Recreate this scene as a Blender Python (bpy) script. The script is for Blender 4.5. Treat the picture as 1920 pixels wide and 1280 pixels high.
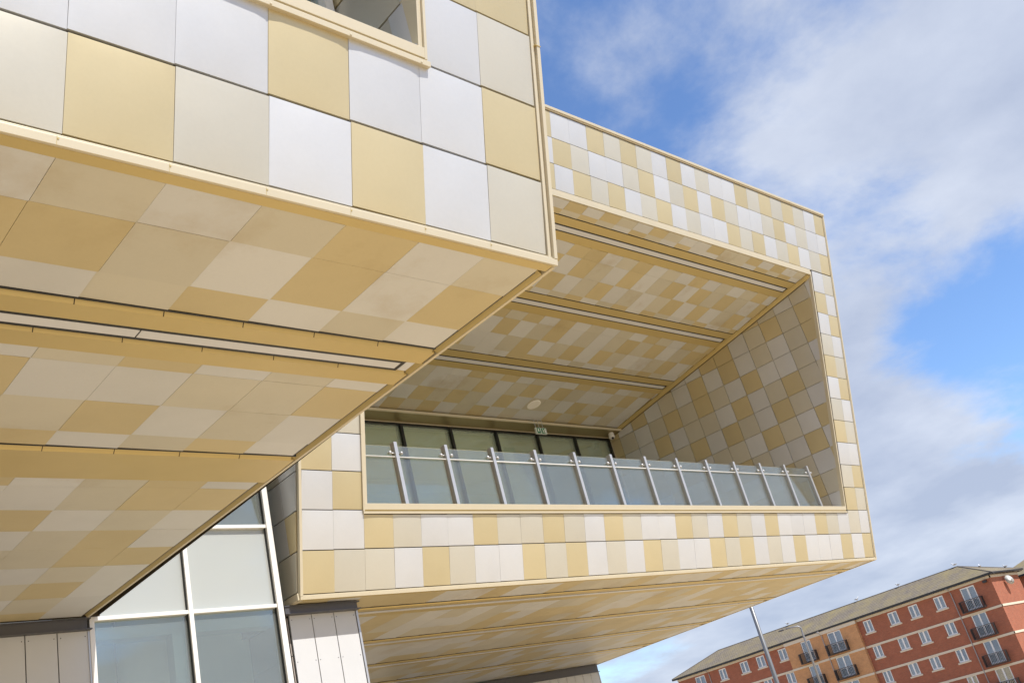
import bpy, bmesh, math, random
from mathutils import Vector, Matrix

for o in list(bpy.data.objects):
    bpy.data.objects.remove(o, do_unlink=True)
scene = bpy.context.scene
COL = scene.collection
rng = random.Random(11)

# ------------------------------------------------------------------ camera
# the place is measured in cladding-panel widths (0.6 m); the lens is at the origin of that grid
S = 0.6
Z0 = 1.75
GROUND = -Z0 / S
R = Matrix(((0.731226, -0.638589, -0.239818),
            (0.116359, 0.463187, -0.878589),
            (0.672138, 0.614541, 0.413000)))
cd = bpy.data.cameras.new('camera')
cam = bpy.data.objects.new('camera', cd)
COL.objects.link(cam)
cd.sensor_width = 36.0
cd.lens = 1831.1 / 1920 * 36.0
cd.clip_start = 0.05
cd.clip_end = 6000
m3 = Matrix((R[0], -R[1], -R[2])).transposed()
cam.matrix_world = Matrix.Translation((0, 0, Z0)) @ m3.to_4x4()
scene.camera = cam

# ------------------------------------------------------------------ sky and sun
SUN_EL = math.radians(52)
SUN_AZ = math.radians(-82)          # direction towards the sun, from +X counter-clockwise
sun_dir = Vector((math.cos(SUN_EL) * math.cos(SUN_AZ), math.cos(SUN_EL) * math.sin(SUN_AZ), math.sin(SUN_EL)))
world = bpy.data.worlds.new('World')
scene.world = world
world.use_nodes = True
nt = world.node_tree
nt.nodes.clear()
out = nt.nodes.new('ShaderNodeOutputWorld')
bg = nt.nodes.new('ShaderNodeBackground')
bg.inputs['Strength'].default_value = 0.125
sky = nt.nodes.new('ShaderNodeTexSky')
sky.sky_type = 'NISHITA'
sky.sun_disc = False
sky.sun_elevation = SUN_EL
sky.sun_rotation = math.pi / 2 - SUN_AZ
sky.altitude = 0
sky.air_density = 1.0
sky.dust_density = 0.15
sky.ozone_density = 3.5
tc = nt.nodes.new('ShaderNodeTexCoord')
sep = nt.nodes.new('ShaderNodeSeparateXYZ')
nt.links.new(tc.outputs['Generated'], sep.inputs[0])


def wmath(op, a, b=None, clamp=False):
    n = nt.nodes.new('ShaderNodeMath')
    n.operation = op
    n.use_clamp = clamp
    for k, v in enumerate((a, b)):
        if v is None:
            continue
        if isinstance(v, (int, float)):
            n.inputs[k].default_value = v
        else:
            nt.links.new(v, n.inputs[k])
    return n.outputs[0]


zc = wmath('ADD', wmath('MAXIMUM', sep.outputs[2], 0.0), 0.22)
cu = wmath('DIVIDE', sep.outputs[0], zc)
cv = wmath('DIVIDE', sep.outputs[1], zc)
comb = nt.nodes.new('ShaderNodeCombineXYZ')
nt.links.new(cu, comb.inputs[0])
nt.links.new(cv, comb.inputs[1])
CLOUD_OFF = (8.66, 2.63)


def cloud_noise(scale, detail, rough, off, dist=0.0):
    mp = nt.nodes.new('ShaderNodeMapping')
    mp.inputs['Location'].default_value = (off[0], off[1], off[0] * 0.7)
    nt.links.new(comb.outputs[0], mp.inputs['Vector'])
    n = nt.nodes.new('ShaderNodeTexNoise')
    n.inputs['Scale'].default_value = scale
    n.inputs['Detail'].default_value = detail
    n.inputs['Roughness'].default_value = rough
    n.inputs['Distortion'].default_value = dist
    nt.links.new(mp.outputs[0], n.inputs['Vector'])
    return n.outputs[0]


big = cloud_noise(0.85, 2.0, 0.45, CLOUD_OFF)
fine = cloud_noise(2.4, 12.0, 0.60, (1.7, 5.2), 0.15)
low = wmath('POWER', wmath('SUBTRACT', 1.0, wmath('MAXIMUM', sep.outputs[2], 0.0)), 6.0)   # cloud thickens towards the horizon
cov = wmath('ADD', wmath('ADD', wmath('MULTIPLY', big, 0.74), wmath('MULTIPLY', fine, 0.36)), wmath('MULTIPLY', low, 0.31))
mr = nt.nodes.new('ShaderNodeMapRange')
mr.interpolation_type = 'SMOOTHSTEP'
mr.inputs['From Min'].default_value = 0.518
mr.inputs['From Max'].default_value = 0.62
nt.links.new(cov, mr.inputs['Value'])
shade = nt.nodes.new('ShaderNodeMapRange')
shade.inputs['From Min'].default_value = 0.35
shade.inputs['From Max'].default_value = 0.65
nt.links.new(cloud_noise(2.2, 8.0, 0.58, (9.0, 2.0)), shade.inputs['Value'])
ccol = nt.nodes.new('ShaderNodeMix')
ccol.data_type = 'RGBA'
ccol.inputs[6].default_value = (2.95, 3.35, 4.3, 1)
ccol.inputs[7].default_value = (4.4, 4.75, 5.5, 1)
nt.links.new(shade.outputs[0], ccol.inputs[0])
mixc = nt.nodes.new('ShaderNodeMix')
mixc.data_type = 'RGBA'
nt.links.new(wmath('MULTIPLY', mr.outputs[0], 0.93), mixc.inputs[0])
tint = nt.nodes.new('ShaderNodeMix')
tint.data_type = 'RGBA'
tint.blend_type = 'MULTIPLY'
tint.inputs[0].default_value = 1.0
tint.inputs[7].default_value = (1.02, 1.12, 1.28, 1)
nt.links.new(sky.outputs[0], tint.inputs[6])
nt.links.new(tint.outputs[2], mixc.inputs[6])
nt.links.new(ccol.outputs[2], mixc.inputs[7])
nt.links.new(mixc.outputs[2], bg.inputs['Color'])
nt.links.new(bg.outputs[0], out.inputs['Surface'])

sl = bpy.data.lights.new('sun', 'SUN')
sl.energy = 4.5
sl.angle = math.radians(0.53)
sl.color = (1.0, 0.955, 0.885)
so = bpy.data.objects.new('sun', sl)
COL.objects.link(so)
so.rotation_euler = (-sun_dir).to_track_quat('-Z', 'Y').to_euler()
so.location = sun_dir * 200

vs = scene.view_settings
vs.view_transform = 'Standard'
vs.look = 'None'
vs.exposure = 0.40
vs.gamma = 1.0
vs.use_curve_mapping = False
scene.cycles.max_bounces = 7
scene.cycles.diffuse_bounces = 4
scene.cycles.glossy_bounces = 3
scene.cycles.transparent_max_bounces = 8


# ------------------------------------------------------------------ materials
def new_mat(name):
    m = bpy.data.materials.new(name)
    m.use_nodes = True
    n = m.node_tree.nodes
    return m, m.node_tree, n['Principled BSDF']


def lk(t, a, b):
    t.links.new(a, b)


def noise_node(t, scale, detail=4.0, rough=0.55, coord='Object', loc=None):
    c = t.nodes.new('ShaderNodeTexCoord')
    n = t.nodes.new('ShaderNodeTexNoise')
    n.inputs['Scale'].default_value = scale
    n.inputs['Detail'].default_value = detail
    n.inputs['Roughness'].default_value = rough
    if coord == 'World':
        g = t.nodes.new('ShaderNodeNewGeometry')
        lk(t, g.outputs['Position'], n.inputs['Vector'])
    else:
        lk(t, c.outputs[coord], n.inputs['Vector'])
    return n.outputs[0]


def vary(t, base, lo, hi, fac):
    """multiply a colour by a factor between lo and hi"""
    mrn = t.nodes.new('ShaderNodeMapRange')
    mrn.inputs['To Min'].default_value = lo
    mrn.inputs['To Max'].default_value = hi
    lk(t, fac, mrn.inputs['Value'])
    v = t.nodes.new('ShaderNodeVectorMath')
    v.operation = 'SCALE'
    if isinstance(base, tuple):
        v.inputs[0].default_value = base[:3]
    else:
        lk(t, base, v.inputs[0])
    lk(t, mrn.outputs[0], v.inputs['Scale'])
    return v.outputs[0]


def plain(name, col, rough=0.5, metal=0.0, var=0.08, scale=3.0, bump=0.0, spec=0.5):
    m, t, b = new_mat(name)
    n = noise_node(t, scale, 5.0, 0.6, 'World')
    lk(t, vary(t, col, 1 - var, 1 + var, n), b.inputs['Base Color'])
    b.inputs['Roughness'].default_value = rough
    b.inputs['Metallic'].default_value = metal
    b.inputs['Specular IOR Level'].default_value = spec
    if bump:
        bn = t.nodes.new('ShaderNodeBump')
        bn.inputs['Strength'].default_value = bump
        bn.inputs['Distance'].default_value = 0.01
        lk(t, noise_node(t, scale * 12, 4.0, 0.6, 'World'), bn.inputs['Height'])
        lk(t, bn.outputs[0], b.inputs['Normal'])
    return m


def panel_mat(name, col, rough, metal, stain=0.05, marks=0.0, spec=0.45):
    """coated aluminium sheet: every panel a little different, faint waviness and soft water marks"""
    m, t, b = new_mat(name)
    oi = t.nodes.new('ShaderNodeObjectInfo')
    c1 = vary(t, col, 0.955, 1.035, oi.outputs['Random'])
    st = noise_node(t, 1.1, 6.0, 0.62, 'World')
    mrn = t.nodes.new('ShaderNodeMapRange')
    mrn.inputs['From Min'].default_value = 0.42
    mrn.inputs['From Max'].default_value = 0.72
    lk(t, st, mrn.inputs['Value'])
    c2 = vary(t, c1, 1.0, 1.0 - stain, mrn.outputs[0])
    # brownish water marks with soft tide lines
    wm = t.nodes.new('ShaderNodeMapRange')
    wm.inputs['From Min'].default_value = 0.57
    wm.inputs['From Max'].default_value = 0.70
    wm.inputs['To Max'].default_value = marks
    lk(t, noise_node(t, 0.55, 7.0, 0.66, 'World'), wm.inputs['Value'])
    mxw = t.nodes.new('ShaderNodeMix')
    mxw.data_type = 'RGBA'
    mxw.inputs[7].default_value = (0.42, 0.31, 0.15, 1)
    lk(t, wm.outputs[0], mxw.inputs[0])
    lk(t, c2, mxw.inputs[6])
    # fine dust
    dust = vary(t, mxw.outputs[2], 0.965, 1.03, noise_node(t, 38.0, 3.0, 0.7, 'World'))
    lk(t, dust, b.inputs['Base Color'])
    rr = t.nodes.new('ShaderNodeMapRange')
    rr.inputs['To Min'].default_value = rough - 0.05
    rr.inputs['To Max'].default_value = rough + 0.07
    lk(t, noise_node(t, 2.3, 4.0, 0.5, 'World'), rr.inputs['Value'])
    lk(t, rr.outputs[0], b.inputs['Roughness'])
    b.inputs['Metallic'].default_value = metal
    b.inputs['Specular IOR Level'].default_value = spec
    bn = t.nodes.new('ShaderNodeBump')
    bn.inputs['Strength'].default_value = 0.16
    bn.inputs['Distance'].default_value = 0.02
    lk(t, noise_node(t, 1.3, 2.0, 0.4, 'World'), bn.inputs['Height'])
    lk(t, bn.outputs[0], b.inputs['Normal'])
    return m


WHITE_C, CREAM_C, GOLD_C = (0.602, 0.606, 0.610), (0.56, 0.53, 0.445), (0.558, 0.472, 0.285)
SILVER = panel_mat('silver_sheet', WHITE_C, 0.36, 0.32)
CREAM = panel_mat('champagne_sheet', CREAM_C, 0.36, 0.32)
GOLD = panel_mat('gold_sheet', GOLD_C, 0.36, 0.32)
PM = {'W': SILVER, 'C': CREAM, 'G': GOLD}
# the same sheets where rain has tracked along the undersides
SILVER_M = panel_mat('silver_sheet_water_marked', WHITE_C, 0.46, 0.16, 0.07, 0.34, 0.25)
CREAM_M = panel_mat('champagne_sheet_water_marked', CREAM_C, 0.46, 0.16, 0.07, 0.34, 0.25)
GOLD_M = panel_mat('gold_sheet_water_marked', GOLD_C, 0.46, 0.16, 0.07, 0.34, 0.25)
PMM = {'W': SILVER_M, 'C': CREAM_M, 'G': GOLD_M}
TRIM = plain('cream_trim', (0.60, 0.535, 0.395), 0.42, 0.2, 0.05)
TRIM_GOLD = plain('gold_trim', (0.54, 0.425, 0.19), 0.42, 0.3, 0.06)
BACK = plain('dark_backing', (0.055, 0.042, 0.026), 0.8)
JOINT = plain('champagne_joint', (0.20, 0.155, 0.085), 0.7)
SHELL = plain('shell_sheet', (0.42, 0.36, 0.24), 0.6)
BLACK = plain('black_metal_gap_shade', (0.012, 0.012, 0.012), 0.5)  # frames and fittings, also the painted shade in panel gaps
FRAME_DARK = plain('dark_frame', (0.02, 0.02, 0.018), 0.35, 0.3)
WHITE_METAL = plain('white_powder_coat', (0.74, 0.73, 0.70), 0.35)
STEEL = plain('brushed_steel', (0.50, 0.50, 0.505), 0.34, 0.5)
GREY_STEEL = plain('grey_beam', (0.085, 0.085, 0.095), 0.45, 0.3)
DIFFUSER = plain('opal_diffuser', (0.60, 0.61, 0.65), 0.4)
COLPANEL = plain('stone_white_board', (0.52, 0.525, 0.53), 0.55, 0.0, 0.05, 2.0)
RECESS = plain('brown_grey_board', (0.30, 0.26, 0.23), 0.6)
INT_WALL = plain('interior_paint', (0.62, 0.66, 0.62), 0.7)
INT_CEIL = plain('ceiling_tile', (0.66, 0.67, 0.55), 0.8, 0, 0.04)
INT_FLOOR = plain('interior_floor', (0.30, 0.29, 0.27), 0.6)
DECK = plain('balcony_deck', (0.62, 0.47, 0.27), 0.7)


def glass_mat(name, tint, film, refl_min, refl_max, film_col=(0.7, 0.72, 0.72)):
    m = bpy.data.materials.new(name)
    m.use_nodes = True
    t = m.node_tree
    t.nodes.clear()
    o_ = t.nodes.new('ShaderNodeOutputMaterial')
    tr = t.nodes.new('ShaderNodeBsdfTransparent')
    tr.inputs[0].default_value = tint + (1,)
    df = t.nodes.new('ShaderNodeBsdfDiffuse')
    df.inputs[0].default_value = film_col + (1,)
    m1 = t.nodes.new('ShaderNodeMixShader')
    m1.inputs[0].default_value = film
    lk(t, tr.outputs[0], m1.inputs[1])
    lk(t, df.outputs[0], m1.inputs[2])
    gl = t.nodes.new('ShaderNodeBsdfGlossy')
    gl.inputs['Roughness'].default_value = 0.015
    gl.inputs[0].default_value = (0.92, 0.95, 0.95, 1)
    bn = t.nodes.new('ShaderNodeBump')
    bn.inputs['Strength'].default_value = 0.05
    bn.inputs['Distance'].default_value = 0.02
    lk(t, noise_node(t, 0.7, 2.0, 0.4, 'World'), bn.inputs['Height'])
    lk(t, bn.outputs[0], gl.inputs['Normal'])
    lw = t.nodes.new('ShaderNodeLayerWeight')
    lw.inputs['Blend'].default_value = 0.25
    mrn = t.nodes.new('ShaderNodeMapRange')
    mrn.inputs['To Min'].default_value = refl_min
    mrn.inputs['To Max'].default_value = refl_max
    lk(t, lw.outputs['Fresnel'], mrn.inputs['Value'])
    m2 = t.nodes.new('ShaderNodeMixShader')
    lk(t, mrn.outputs[0], m2.inputs[0])
    lk(t, m1.outputs[0], m2.inputs[1])
    lk(t, gl.outputs[0], m2.inputs[2])
    lk(t, m2.outputs[0], o_.inputs[0])
    return m


GLASS_GREEN = glass_mat('green_tint_glass', (0.88, 0.95, 0.86), 0.30, 0.08, 0.7, (0.62, 0.70, 0.56))
GLASS_RAIL = glass_mat('balustrade_glass', (0.86, 0.90, 0.87), 0.065, 0.05, 0.7, (0.74, 0.735, 0.69))
GLASS_WALL = glass_mat('curtain_wall_glass', (0.84, 0.92, 0.88), 0.13, 0.12, 0.8, (0.68, 0.71, 0.68))
GLASS_SPANDREL = glass_mat('fritted_glass', (0.80, 0.84, 0.82), 0.55, 0.07, 0.7, (0.66, 0.68, 0.65))
GLASS_HOUSE = glass_mat('house_window_glass', (0.55, 0.6, 0.66), 0.03, 0.22, 0.9)


# ------------------------------------------------------------------ mesh helpers (grid units in, metres out)
def w(p):
    return (p[0] * S, p[1] * S, p[2] * S + Z0)


class MB:
    def __init__(self):
        self.v = []
        self.f = []
        self.mi = []
        self.cur = 0

    def quad(self, *pts):
        n = len(self.v)
        self.v += [w(p) for p in pts]
        self.f.append(tuple(range(n, n + len(pts))))
        self.mi.append(self.cur)
        return self

    def hexa(self, b, t):
        """eight corners: four at the bottom, the matching four at the top"""
        n = len(self.v)
        self.v += [w(p) for p in list(b) + list(t)]
        for f in ((3, 2, 1, 0), (4, 5, 6, 7), (0, 1, 5, 4), (1, 2, 6, 5), (2, 3, 7, 6), (3, 0, 4, 7)):
            self.f.append(tuple(n + i for i in f))
            self.mi.append(self.cur)
        return self

    def box(self, x0, x1, y0, y1, z0, z1):
        return self.hexa(((x0, y0, z0), (x1, y0, z0), (x1, y1, z0), (x0, y1, z0)),
                         ((x0, y0, z1), (x1, y0, z1), (x1, y1, z1), (x0, y1, z1)))

    def obox(self, o, ax, ay, az, a0, a1, b0, b1, c0, c1):
        """box in the frame o, ax, ay, az"""
        o, ax, ay, az = Vector(o), Vector(ax), Vector(ay), Vector(az)

        def q(a, b, c):
            return o + ax * a + ay * b + az * c
        return self.hexa((q(a0, b0, c0), q(a1, b0, c0), q(a1, b1, c0), q(a0, b1, c0)),
                         (q(a0, b0, c1), q(a1, b0, c1), q(a1, b1, c1), q(a0, b1, c1)))

    def tube(self, path, radii, seg=10, cap=True):
        n0 = len(self.v)
        path = [Vector(p) for p in path]
        for i, p in enumerate(path):
            d = (path[min(i + 1, len(path) - 1)] - path[max(i - 1, 0)]).normalized()
            a = d.orthogonal().normalized() if abs(d.z) < 0.99 else Vector((1, 0, 0))
            b = d.cross(a).normalized()
            a = b.cross(d).normalized()
            r = radii[i] if isinstance(radii, (list, tuple)) else radii
            for k in range(seg):
                an = 2 * math.pi * k / seg
                self.v.append(w(p + a * (r * math.cos(an)) + b * (r * math.sin(an))))
        for i in range(len(path) - 1):
            for k in range(seg):
                k2 = (k + 1) % seg
                self.f.append((n0 + i * seg + k, n0 + i * seg + k2, n0 + (i + 1) * seg + k2, n0 + (i + 1) * seg + k))
                self.mi.append(self.cur)
        if cap:
            self.f.append(tuple(n0 + k for k in range(seg))[::-1])
            self.mi.append(self.cur)
            self.f.append(tuple(n0 + (len(path) - 1) * seg + k for k in range(seg)))
            self.mi.append(self.cur)
        return self

    def ball(self, c, r, sc=(1, 1, 1), seg=12, rings=8):
        n0 = len(self.v)
        for i in range(rings + 1):
            th = math.pi * i / rings
            for k in range(seg):
                an = 2 * math.pi * k / seg
                self.v.append(w((c[0] + r * sc[0] * math.sin(th) * math.cos(an), c[1] + r * sc[1] * math.sin(th) * math.sin(an),
                                 c[2] + r * sc[2] * math.cos(th))))
        for i in range(rings):
            for k in range(seg):
                k2 = (k + 1) % seg
                self.f.append((n0 + i * seg + k, n0 + (i + 1) * seg + k, n0 + (i + 1) * seg + k2, n0 + i * seg + k2))
                self.mi.append(self.cur)
        return self

    def build(self, name, mat, parent=None, smooth=False, bevel=0.0):
        me = bpy.data.meshes.new(name)
        me.from_pydata(self.v, [], self.f)
        for m_ in (mat if isinstance(mat, list) else [mat]):
            me.materials.append(m_)
        me.polygons.foreach_set('material_index', self.mi)
        if smooth:
            me.polygons.foreach_set('use_smooth', [True] * len(me.polygons))
        bm = bmesh.new()
        bm.from_mesh(me)
        bmesh.ops.recalc_face_normals(bm, faces=bm.faces)
        bm.to_mesh(me)
        bm.free()
        o = bpy.data.objects.new(name, me)
        COL.objects.link(o)
        if bevel:
            bv = o.modifiers.new('bevel', 'BEVEL')
            bv.width = bevel * S
            bv.segments = 2
            bv.limit_method = 'ANGLE'
        adopt(o, parent)
        return o

    def build_each(self, name, mat, parent=None, bevel=0.0):
        """every box collected here becomes a part of its own"""
        last = None
        for k in range(0, len(self.v), 8):
            m__ = MB()
            m__.v = self.v[k:k + 8]
            m__.f = [tuple(i - k for i in f) for f in self.f[k // 8 * 6:k // 8 * 6 + 6]]
            m__.mi = [0] * 6
            last = m__.build(name, mat, parent, bevel=bevel)
        return last


def adopt(o, parent):
    if parent is None:
        return
    o.parent = parent
    if parent.type == 'EMPTY':
        o.matrix_parent_inverse = Matrix.Translation(-parent.location)


def thing(name, label, cat, base, group=None):
    o = bpy.data.objects.new(name, None)
    COL.objects.link(o)
    o.empty_display_size = 0.3
    o.location = w(base)
    return tag(o, label, cat, group)


def tag(o, label, cat, group=None):
    o['label'] = label
    o['category'] = cat
    if group:
        o['group'] = group
    return o


# one thin cassette per finish, pillowed like sheet metal; placed by scaling
def cassette(mat, amp, n=4):
    me = bpy.data.meshes.new('panel_' + mat.name)
    vs_, fs = [], []
    for j in range(n + 1):
        for i in range(n + 1):
            x = i / n - 0.5
            y = j / n - 0.5
            # crowd the rows towards the edges
            x = math.copysign(0.5 * (1 - (1 - abs(2 * x)) ** 1.8), x) if n > 2 else x
            y = math.copysign(0.5 * (1 - (1 - abs(2 * y)) ** 1.8), y) if n > 2 else y
            z = amp * (1 - (2 * x) ** 4) * (1 - (2 * y) ** 4)
            vs_.append((x, y, z))
    for j in range(n):
        for i in range(n):
            a = j * (n + 1) + i
            fs.append((a, a + 1, a + n + 2, a + n + 1))
    ntop = len(fs)
    ring = [i for i in range(n + 1)] + [(j + 1) * (n + 1) - 1 for j in range(1, n + 1)] + \
           [n * (n + 1) + i for i in range(n - 1, -1, -1)] + [j * (n + 1) for j in range(n - 1, 0, -1)]
    b0 = len(vs_)
    corners = [0, n, n * (n + 1) + n, n * (n + 1)]
    for c in corners:
        vs_.append((vs_[c][0], vs_[c][1], 0.0))
    for c in corners:
        vs_.append((vs_[c][0], vs_[c][1], -0.045))
    for k in range(4):
        k2 = (k + 1) % 4
        fs.append((b0 + k, b0 + 4 + k, b0 + 4 + k2, b0 + k2))
    me.from_pydata(vs_, [], fs)
    me.materials.append(mat)
    me.polygons.foreach_set('use_smooth', [i < ntop for i in range(len(fs))])
    me.update()
    return me


CAS = {k: cassette(m_, 0.020) for k, m_ in PM.items()}
CAS_FLAT = {k: cassette(m_, 0.0025, 2) for k, m_ in PMM.items()}


def panel(name, parent, c, ax, ay, n, wd, ht, colr, tilt=0.0, roll=0.0, flat=False, spin=0.0):
    """one cassette: centre c (grid units), axes, size"""
    ax, ay, n = Vector(ax).normalized(), Vector(ay).normalized(), Vector(n).normalized()
    if spin:
        rm = Matrix.Rotation(spin, 3, n)
        ax, ay = rm @ ax, rm @ ay
    if tilt:
        rm = Matrix.Rotation(tilt, 3, ax)
        ay, n = rm @ ay, rm @ n
    if roll:
        rm = Matrix.Rotation(roll, 3, ay)
        ax, n = rm @ ax, rm @ n
    if ax.cross(ay).dot(n) < 0:
        ax = -ax
    o = bpy.data.objects.new(name, (CAS_FLAT if flat else CAS)[colr])
    COL.objects.link(o)
    M = Matrix((ax * (wd * S), ay * (ht * S), n * S)).transposed().to_4x4()
    M.translation = Vector(w(c))
    o.parent = parent
    o.matrix_basis = M
    return o


def pick(prev=None, up=None):
    while True:
        c = rng.choices('WCG', (0.36, 0.28, 0.36))[0]
        if c == 'G' and prev == 'G' and rng.random() < 0.6:
            continue
        return c


X = Vector((1, 0, 0))
Y = Vector((0, 1, 0))
Z = Vector((0, 0, 1))
TH = math.radians(14.806)
U = Vector((0, -math.sin(TH), math.cos(TH)))          # up the leaning fronts
N = Vector((0, -math.cos(TH), -math.sin(TH)))         # outwards
H = 1.0646                                            # row pitch
PA = Vector((2.6386, 6.6152, 6.9965))                 # a panel joint on the near front
PB = Vector((15.8388, 21.8453, 7.1008))               # a panel joint on the far front
ZS = 5.89                                             # underside level of both blocks


def fa(i, t, d=0.0):
    return PA + X * i + U * t + N * d


def fb(i, t, d=0.0):
    return PB + X * i + U * t + N * d


def ring(mb, f, i0, i1, t0, t1, h, d0=-0.06):
    """front sheet with a rectangular hole h = (hi0, hi1, ht0, ht1)"""
    a0, a1, b0, b1 = h
    for (p, q, r, s_) in ((i0, i1, t0, b0), (i0, i1, b1, t1), (i0, a0, b0, b1), (a1, i1, b0, b1)):
        if q - p > 1e-4 and s_ - r > 1e-4:
            mb.quad(f(p, r, d0), f(q, r, d0), f(q, s_, d0), f(p, s_, d0))


# ------------------------------------------------------------------ ground
def paving_mat():
    m, t, b = new_mat('paving')
    g = t.nodes.new('ShaderNodeNewGeometry')
    br = t.nodes.new('ShaderNodeTexBrick')
    br.inputs['Scale'].default_value = 1.0
    br.inputs['Brick Width'].default_value = 0.6
    br.inputs['Row Height'].default_value = 0.4
    br.inputs['Mortar Size'].default_value = 0.008
    br.inputs['Color1'].default_value = (0.61, 0.475, 0.285, 1)
    br.inputs['Color2'].default_value = (0.55, 0.43, 0.26, 1)
    br.inputs['Mortar'].default_value = (0.16, 0.14, 0.11, 1)
    lk(t, g.outputs['Position'], br.inputs['Vector'])
    lk(t, vary(t, br.outputs['Color'], 0.8, 1.15, noise_node(t, 0.25, 6, 0.6, 'World')), b.inputs['Base Color'])
    b.inputs['Roughness'].default_value = 0.75
    return m


gm = MB()
gm.quad((-3500, -3500, GROUND), (3500, -3500, GROUND), (3500, 3500, GROUND), (-3500, 3500, GROUND))
ground = gm.build('ground', paving_mat())
ground['kind'] = 'structure'

# ================================================================== near block (left, close to the camera)
TOP_T = 15.15
blkA = thing('cantilevered_block', 'near gold and white chequered panel block overhanging the upper left of the photo', 'building',
             (2.6, 14.0, ZS))
A_L, A_R = -8.0, 6.094
A_BACK = 22.35
tb = (ZS - PA.z) / math.cos(TH)                       # slope parameter of the bottom edge
HOLE_A = (-7.4, 4.02, 0.985 * H, 6.0 * H)
mb = MB()
ring(mb, fa, A_L, A_R - 0.02, tb + 0.03, TOP_T, HOLE_A)
topA = fa(0, TOP_T)
# side walls, back wall and roof of the block
for xi, sg in ((A_L, -1), (A_R, 1)):
    xx = PA.x + xi - sg * 0.03
    b0, b1 = fa(xi, tb + 0.02), fa(xi, TOP_T)
    mb.quad((xx, b0.y, b0.z), (xx, A_BACK, b0.z), (xx, A_BACK, b1.z), (xx, b1.y, b1.z))
mb.quad((PA.x + A_L, topA.y, topA.z), (PA.x + A_R, topA.y, topA.z), (PA.x + A_R, A_BACK, topA.z), (PA.x + A_L, A_BACK, topA.z))
mb.quad((PA.x + A_L, A_BACK, ZS), (PA.x + A_R, A_BACK, ZS), (PA.x + A_R, A_BACK, topA.z), (PA.x + A_L, A_BACK, topA.z))
frontA = mb.build('front_wall', BACK, blkA)

# front cassettes, colours read off the photograph column by column (column -1 is the leftmost one in view)
rowsA = {0: 'WWWGWWG', -1: 'CGCWGWC'}                 # row above and row below the first full joint, columns -1..5
GAP_H, GAP_V = 0.034, 0.004
BOT_A = tb + 0.125


def front_panel(parent, f, i0, i1, t0, t1, c, name='front_panel', gap=0.034):
    cx, ct = (i0 + i1) / 2, (t0 + t1) / 2
    panel(name, parent, f(cx, ct, rng.uniform(-0.003, 0.003)), X, U, N, i1 - i0 - GAP_V, t1 - t0 - gap, c,
          tilt=math.radians(rng.uniform(0.15, 0.55)), roll=math.radians(rng.uniform(-0.1, 0.3)), spin=math.radians(rng.uniform(-0.6, -0.3)))


for col in range(-8, 6):
    right = 5.945 if col == 5 else col + 1
    for row in range(-1, 15):
        t0, t1 = row * H, (row + 1) * H
        if row == -1:
            t0 = BOT_A
        if row >= 1 and row < 6 and col <= 3:
            if row * H < HOLE_A[3] and col >= -7:
                continue
        if row > 8:
            continue
        if row in rowsA and col >= -1:
            c = rowsA[row][col + 1]
        elif col == 4:
            c = {1: 'W', 2: 'G', 3: 'W', 4: 'C'}.get(row, pick())
        elif col == 5:
            c = {1: 'C', 2: 'G', 3: 'W', 4: 'G'}.get(row, pick())
        else:
            c = pick()
        front_panel(frontA, fa, col, right, t0, t1, c)

# edge profiles: bottom drip, right-hand corner, window surround
mb = MB()
mb.obox(PA, X, U, N, A_L, A_R, tb, tb + 0.085, -0.08, 0.045)
mb.obox(PA, X, U, N, A_L, A_R - 0.02, tb + 0.085, tb + 0.115, -0.08, 0.015)
mb.build('bottom_trim', TRIM, blkA, bevel=0.004)
mb = MB()
for k, (a, b, d) in enumerate(((5.955, 6.005, 0.02), (6.005, 6.035, 0.0), (6.035, 6.094, 0.05))):
    mb.obox(PA, X, U, N, a, b, tb + 0.088, TOP_T, -0.08, d)
mb.build('corner_trim', TRIM, blkA, bevel=0.006)
mb = MB()
for q in range(0, 5):
    mb.obox(PA, X, U, N, 6.0, 6.1, 2.02 * H * q + 1.98, 2.02 * H * q + 1.99, -0.06, 0.058)
mb.build('trim_joints', TRIM_GOLD, blkA)['kind'] = 'stuff'
mb = MB()
for q in range(-7, 6):
    c0 = fa(q - 0.05, tb + 0.062, 0.044)
    mb.tube([c0, c0 + N * 0.006], 0.009, 6)
    mb.obox(PA, X, U, N, q - 0.062, q - 0.058, tb + 0.002, tb + 0.086, -0.02, 0.0462)
mb.build('trim_fixings', TRIM_GOLD, blkA)['kind'] = 'stuff'

mb = MB()
hx0, hx1, ht0, ht1 = HOLE_A
mb.obox(PA, X, U, N, hx0, hx1 + 0.08, 1.045 * H, 1.175 * H, -0.25, 0.05)
mb.obox(PA, X, U, N, hx0, hx1 + 0.12, 0.945 * H, 1.012 * H, -0.06, 0.065)
for q in range(-7, 5):
    mb.obox(PA, X, U, N, q - 0.012, q + 0.012, 0.955 * H, 0.975 * H, 0.06, 0.075)
sillA = mb.build('window_sill', TRIM, blkA, bevel=0.004)
mb = MB()
mb.obox(PA, X, U, N, hx0, hx1 + 0.06, 1.008 * H, 1.05 * H, -0.10, 0.012)
mb.build('sill_groove', TRIM_GOLD, sillA)
mb = MB()
mb.obox(PA, X, U, N, hx1 - 0.02, hx1 + 0.045, 1.1 * H, ht1, -0.3, 0.02)
mb.obox(PA, X, U, N, hx1 + 0.045, hx1 + 0.085, 1.03 * H, ht1, -0.06, 0.055)
mb.build('window_jamb_trim', TRIM, blkA, bevel=0.006)
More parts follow.
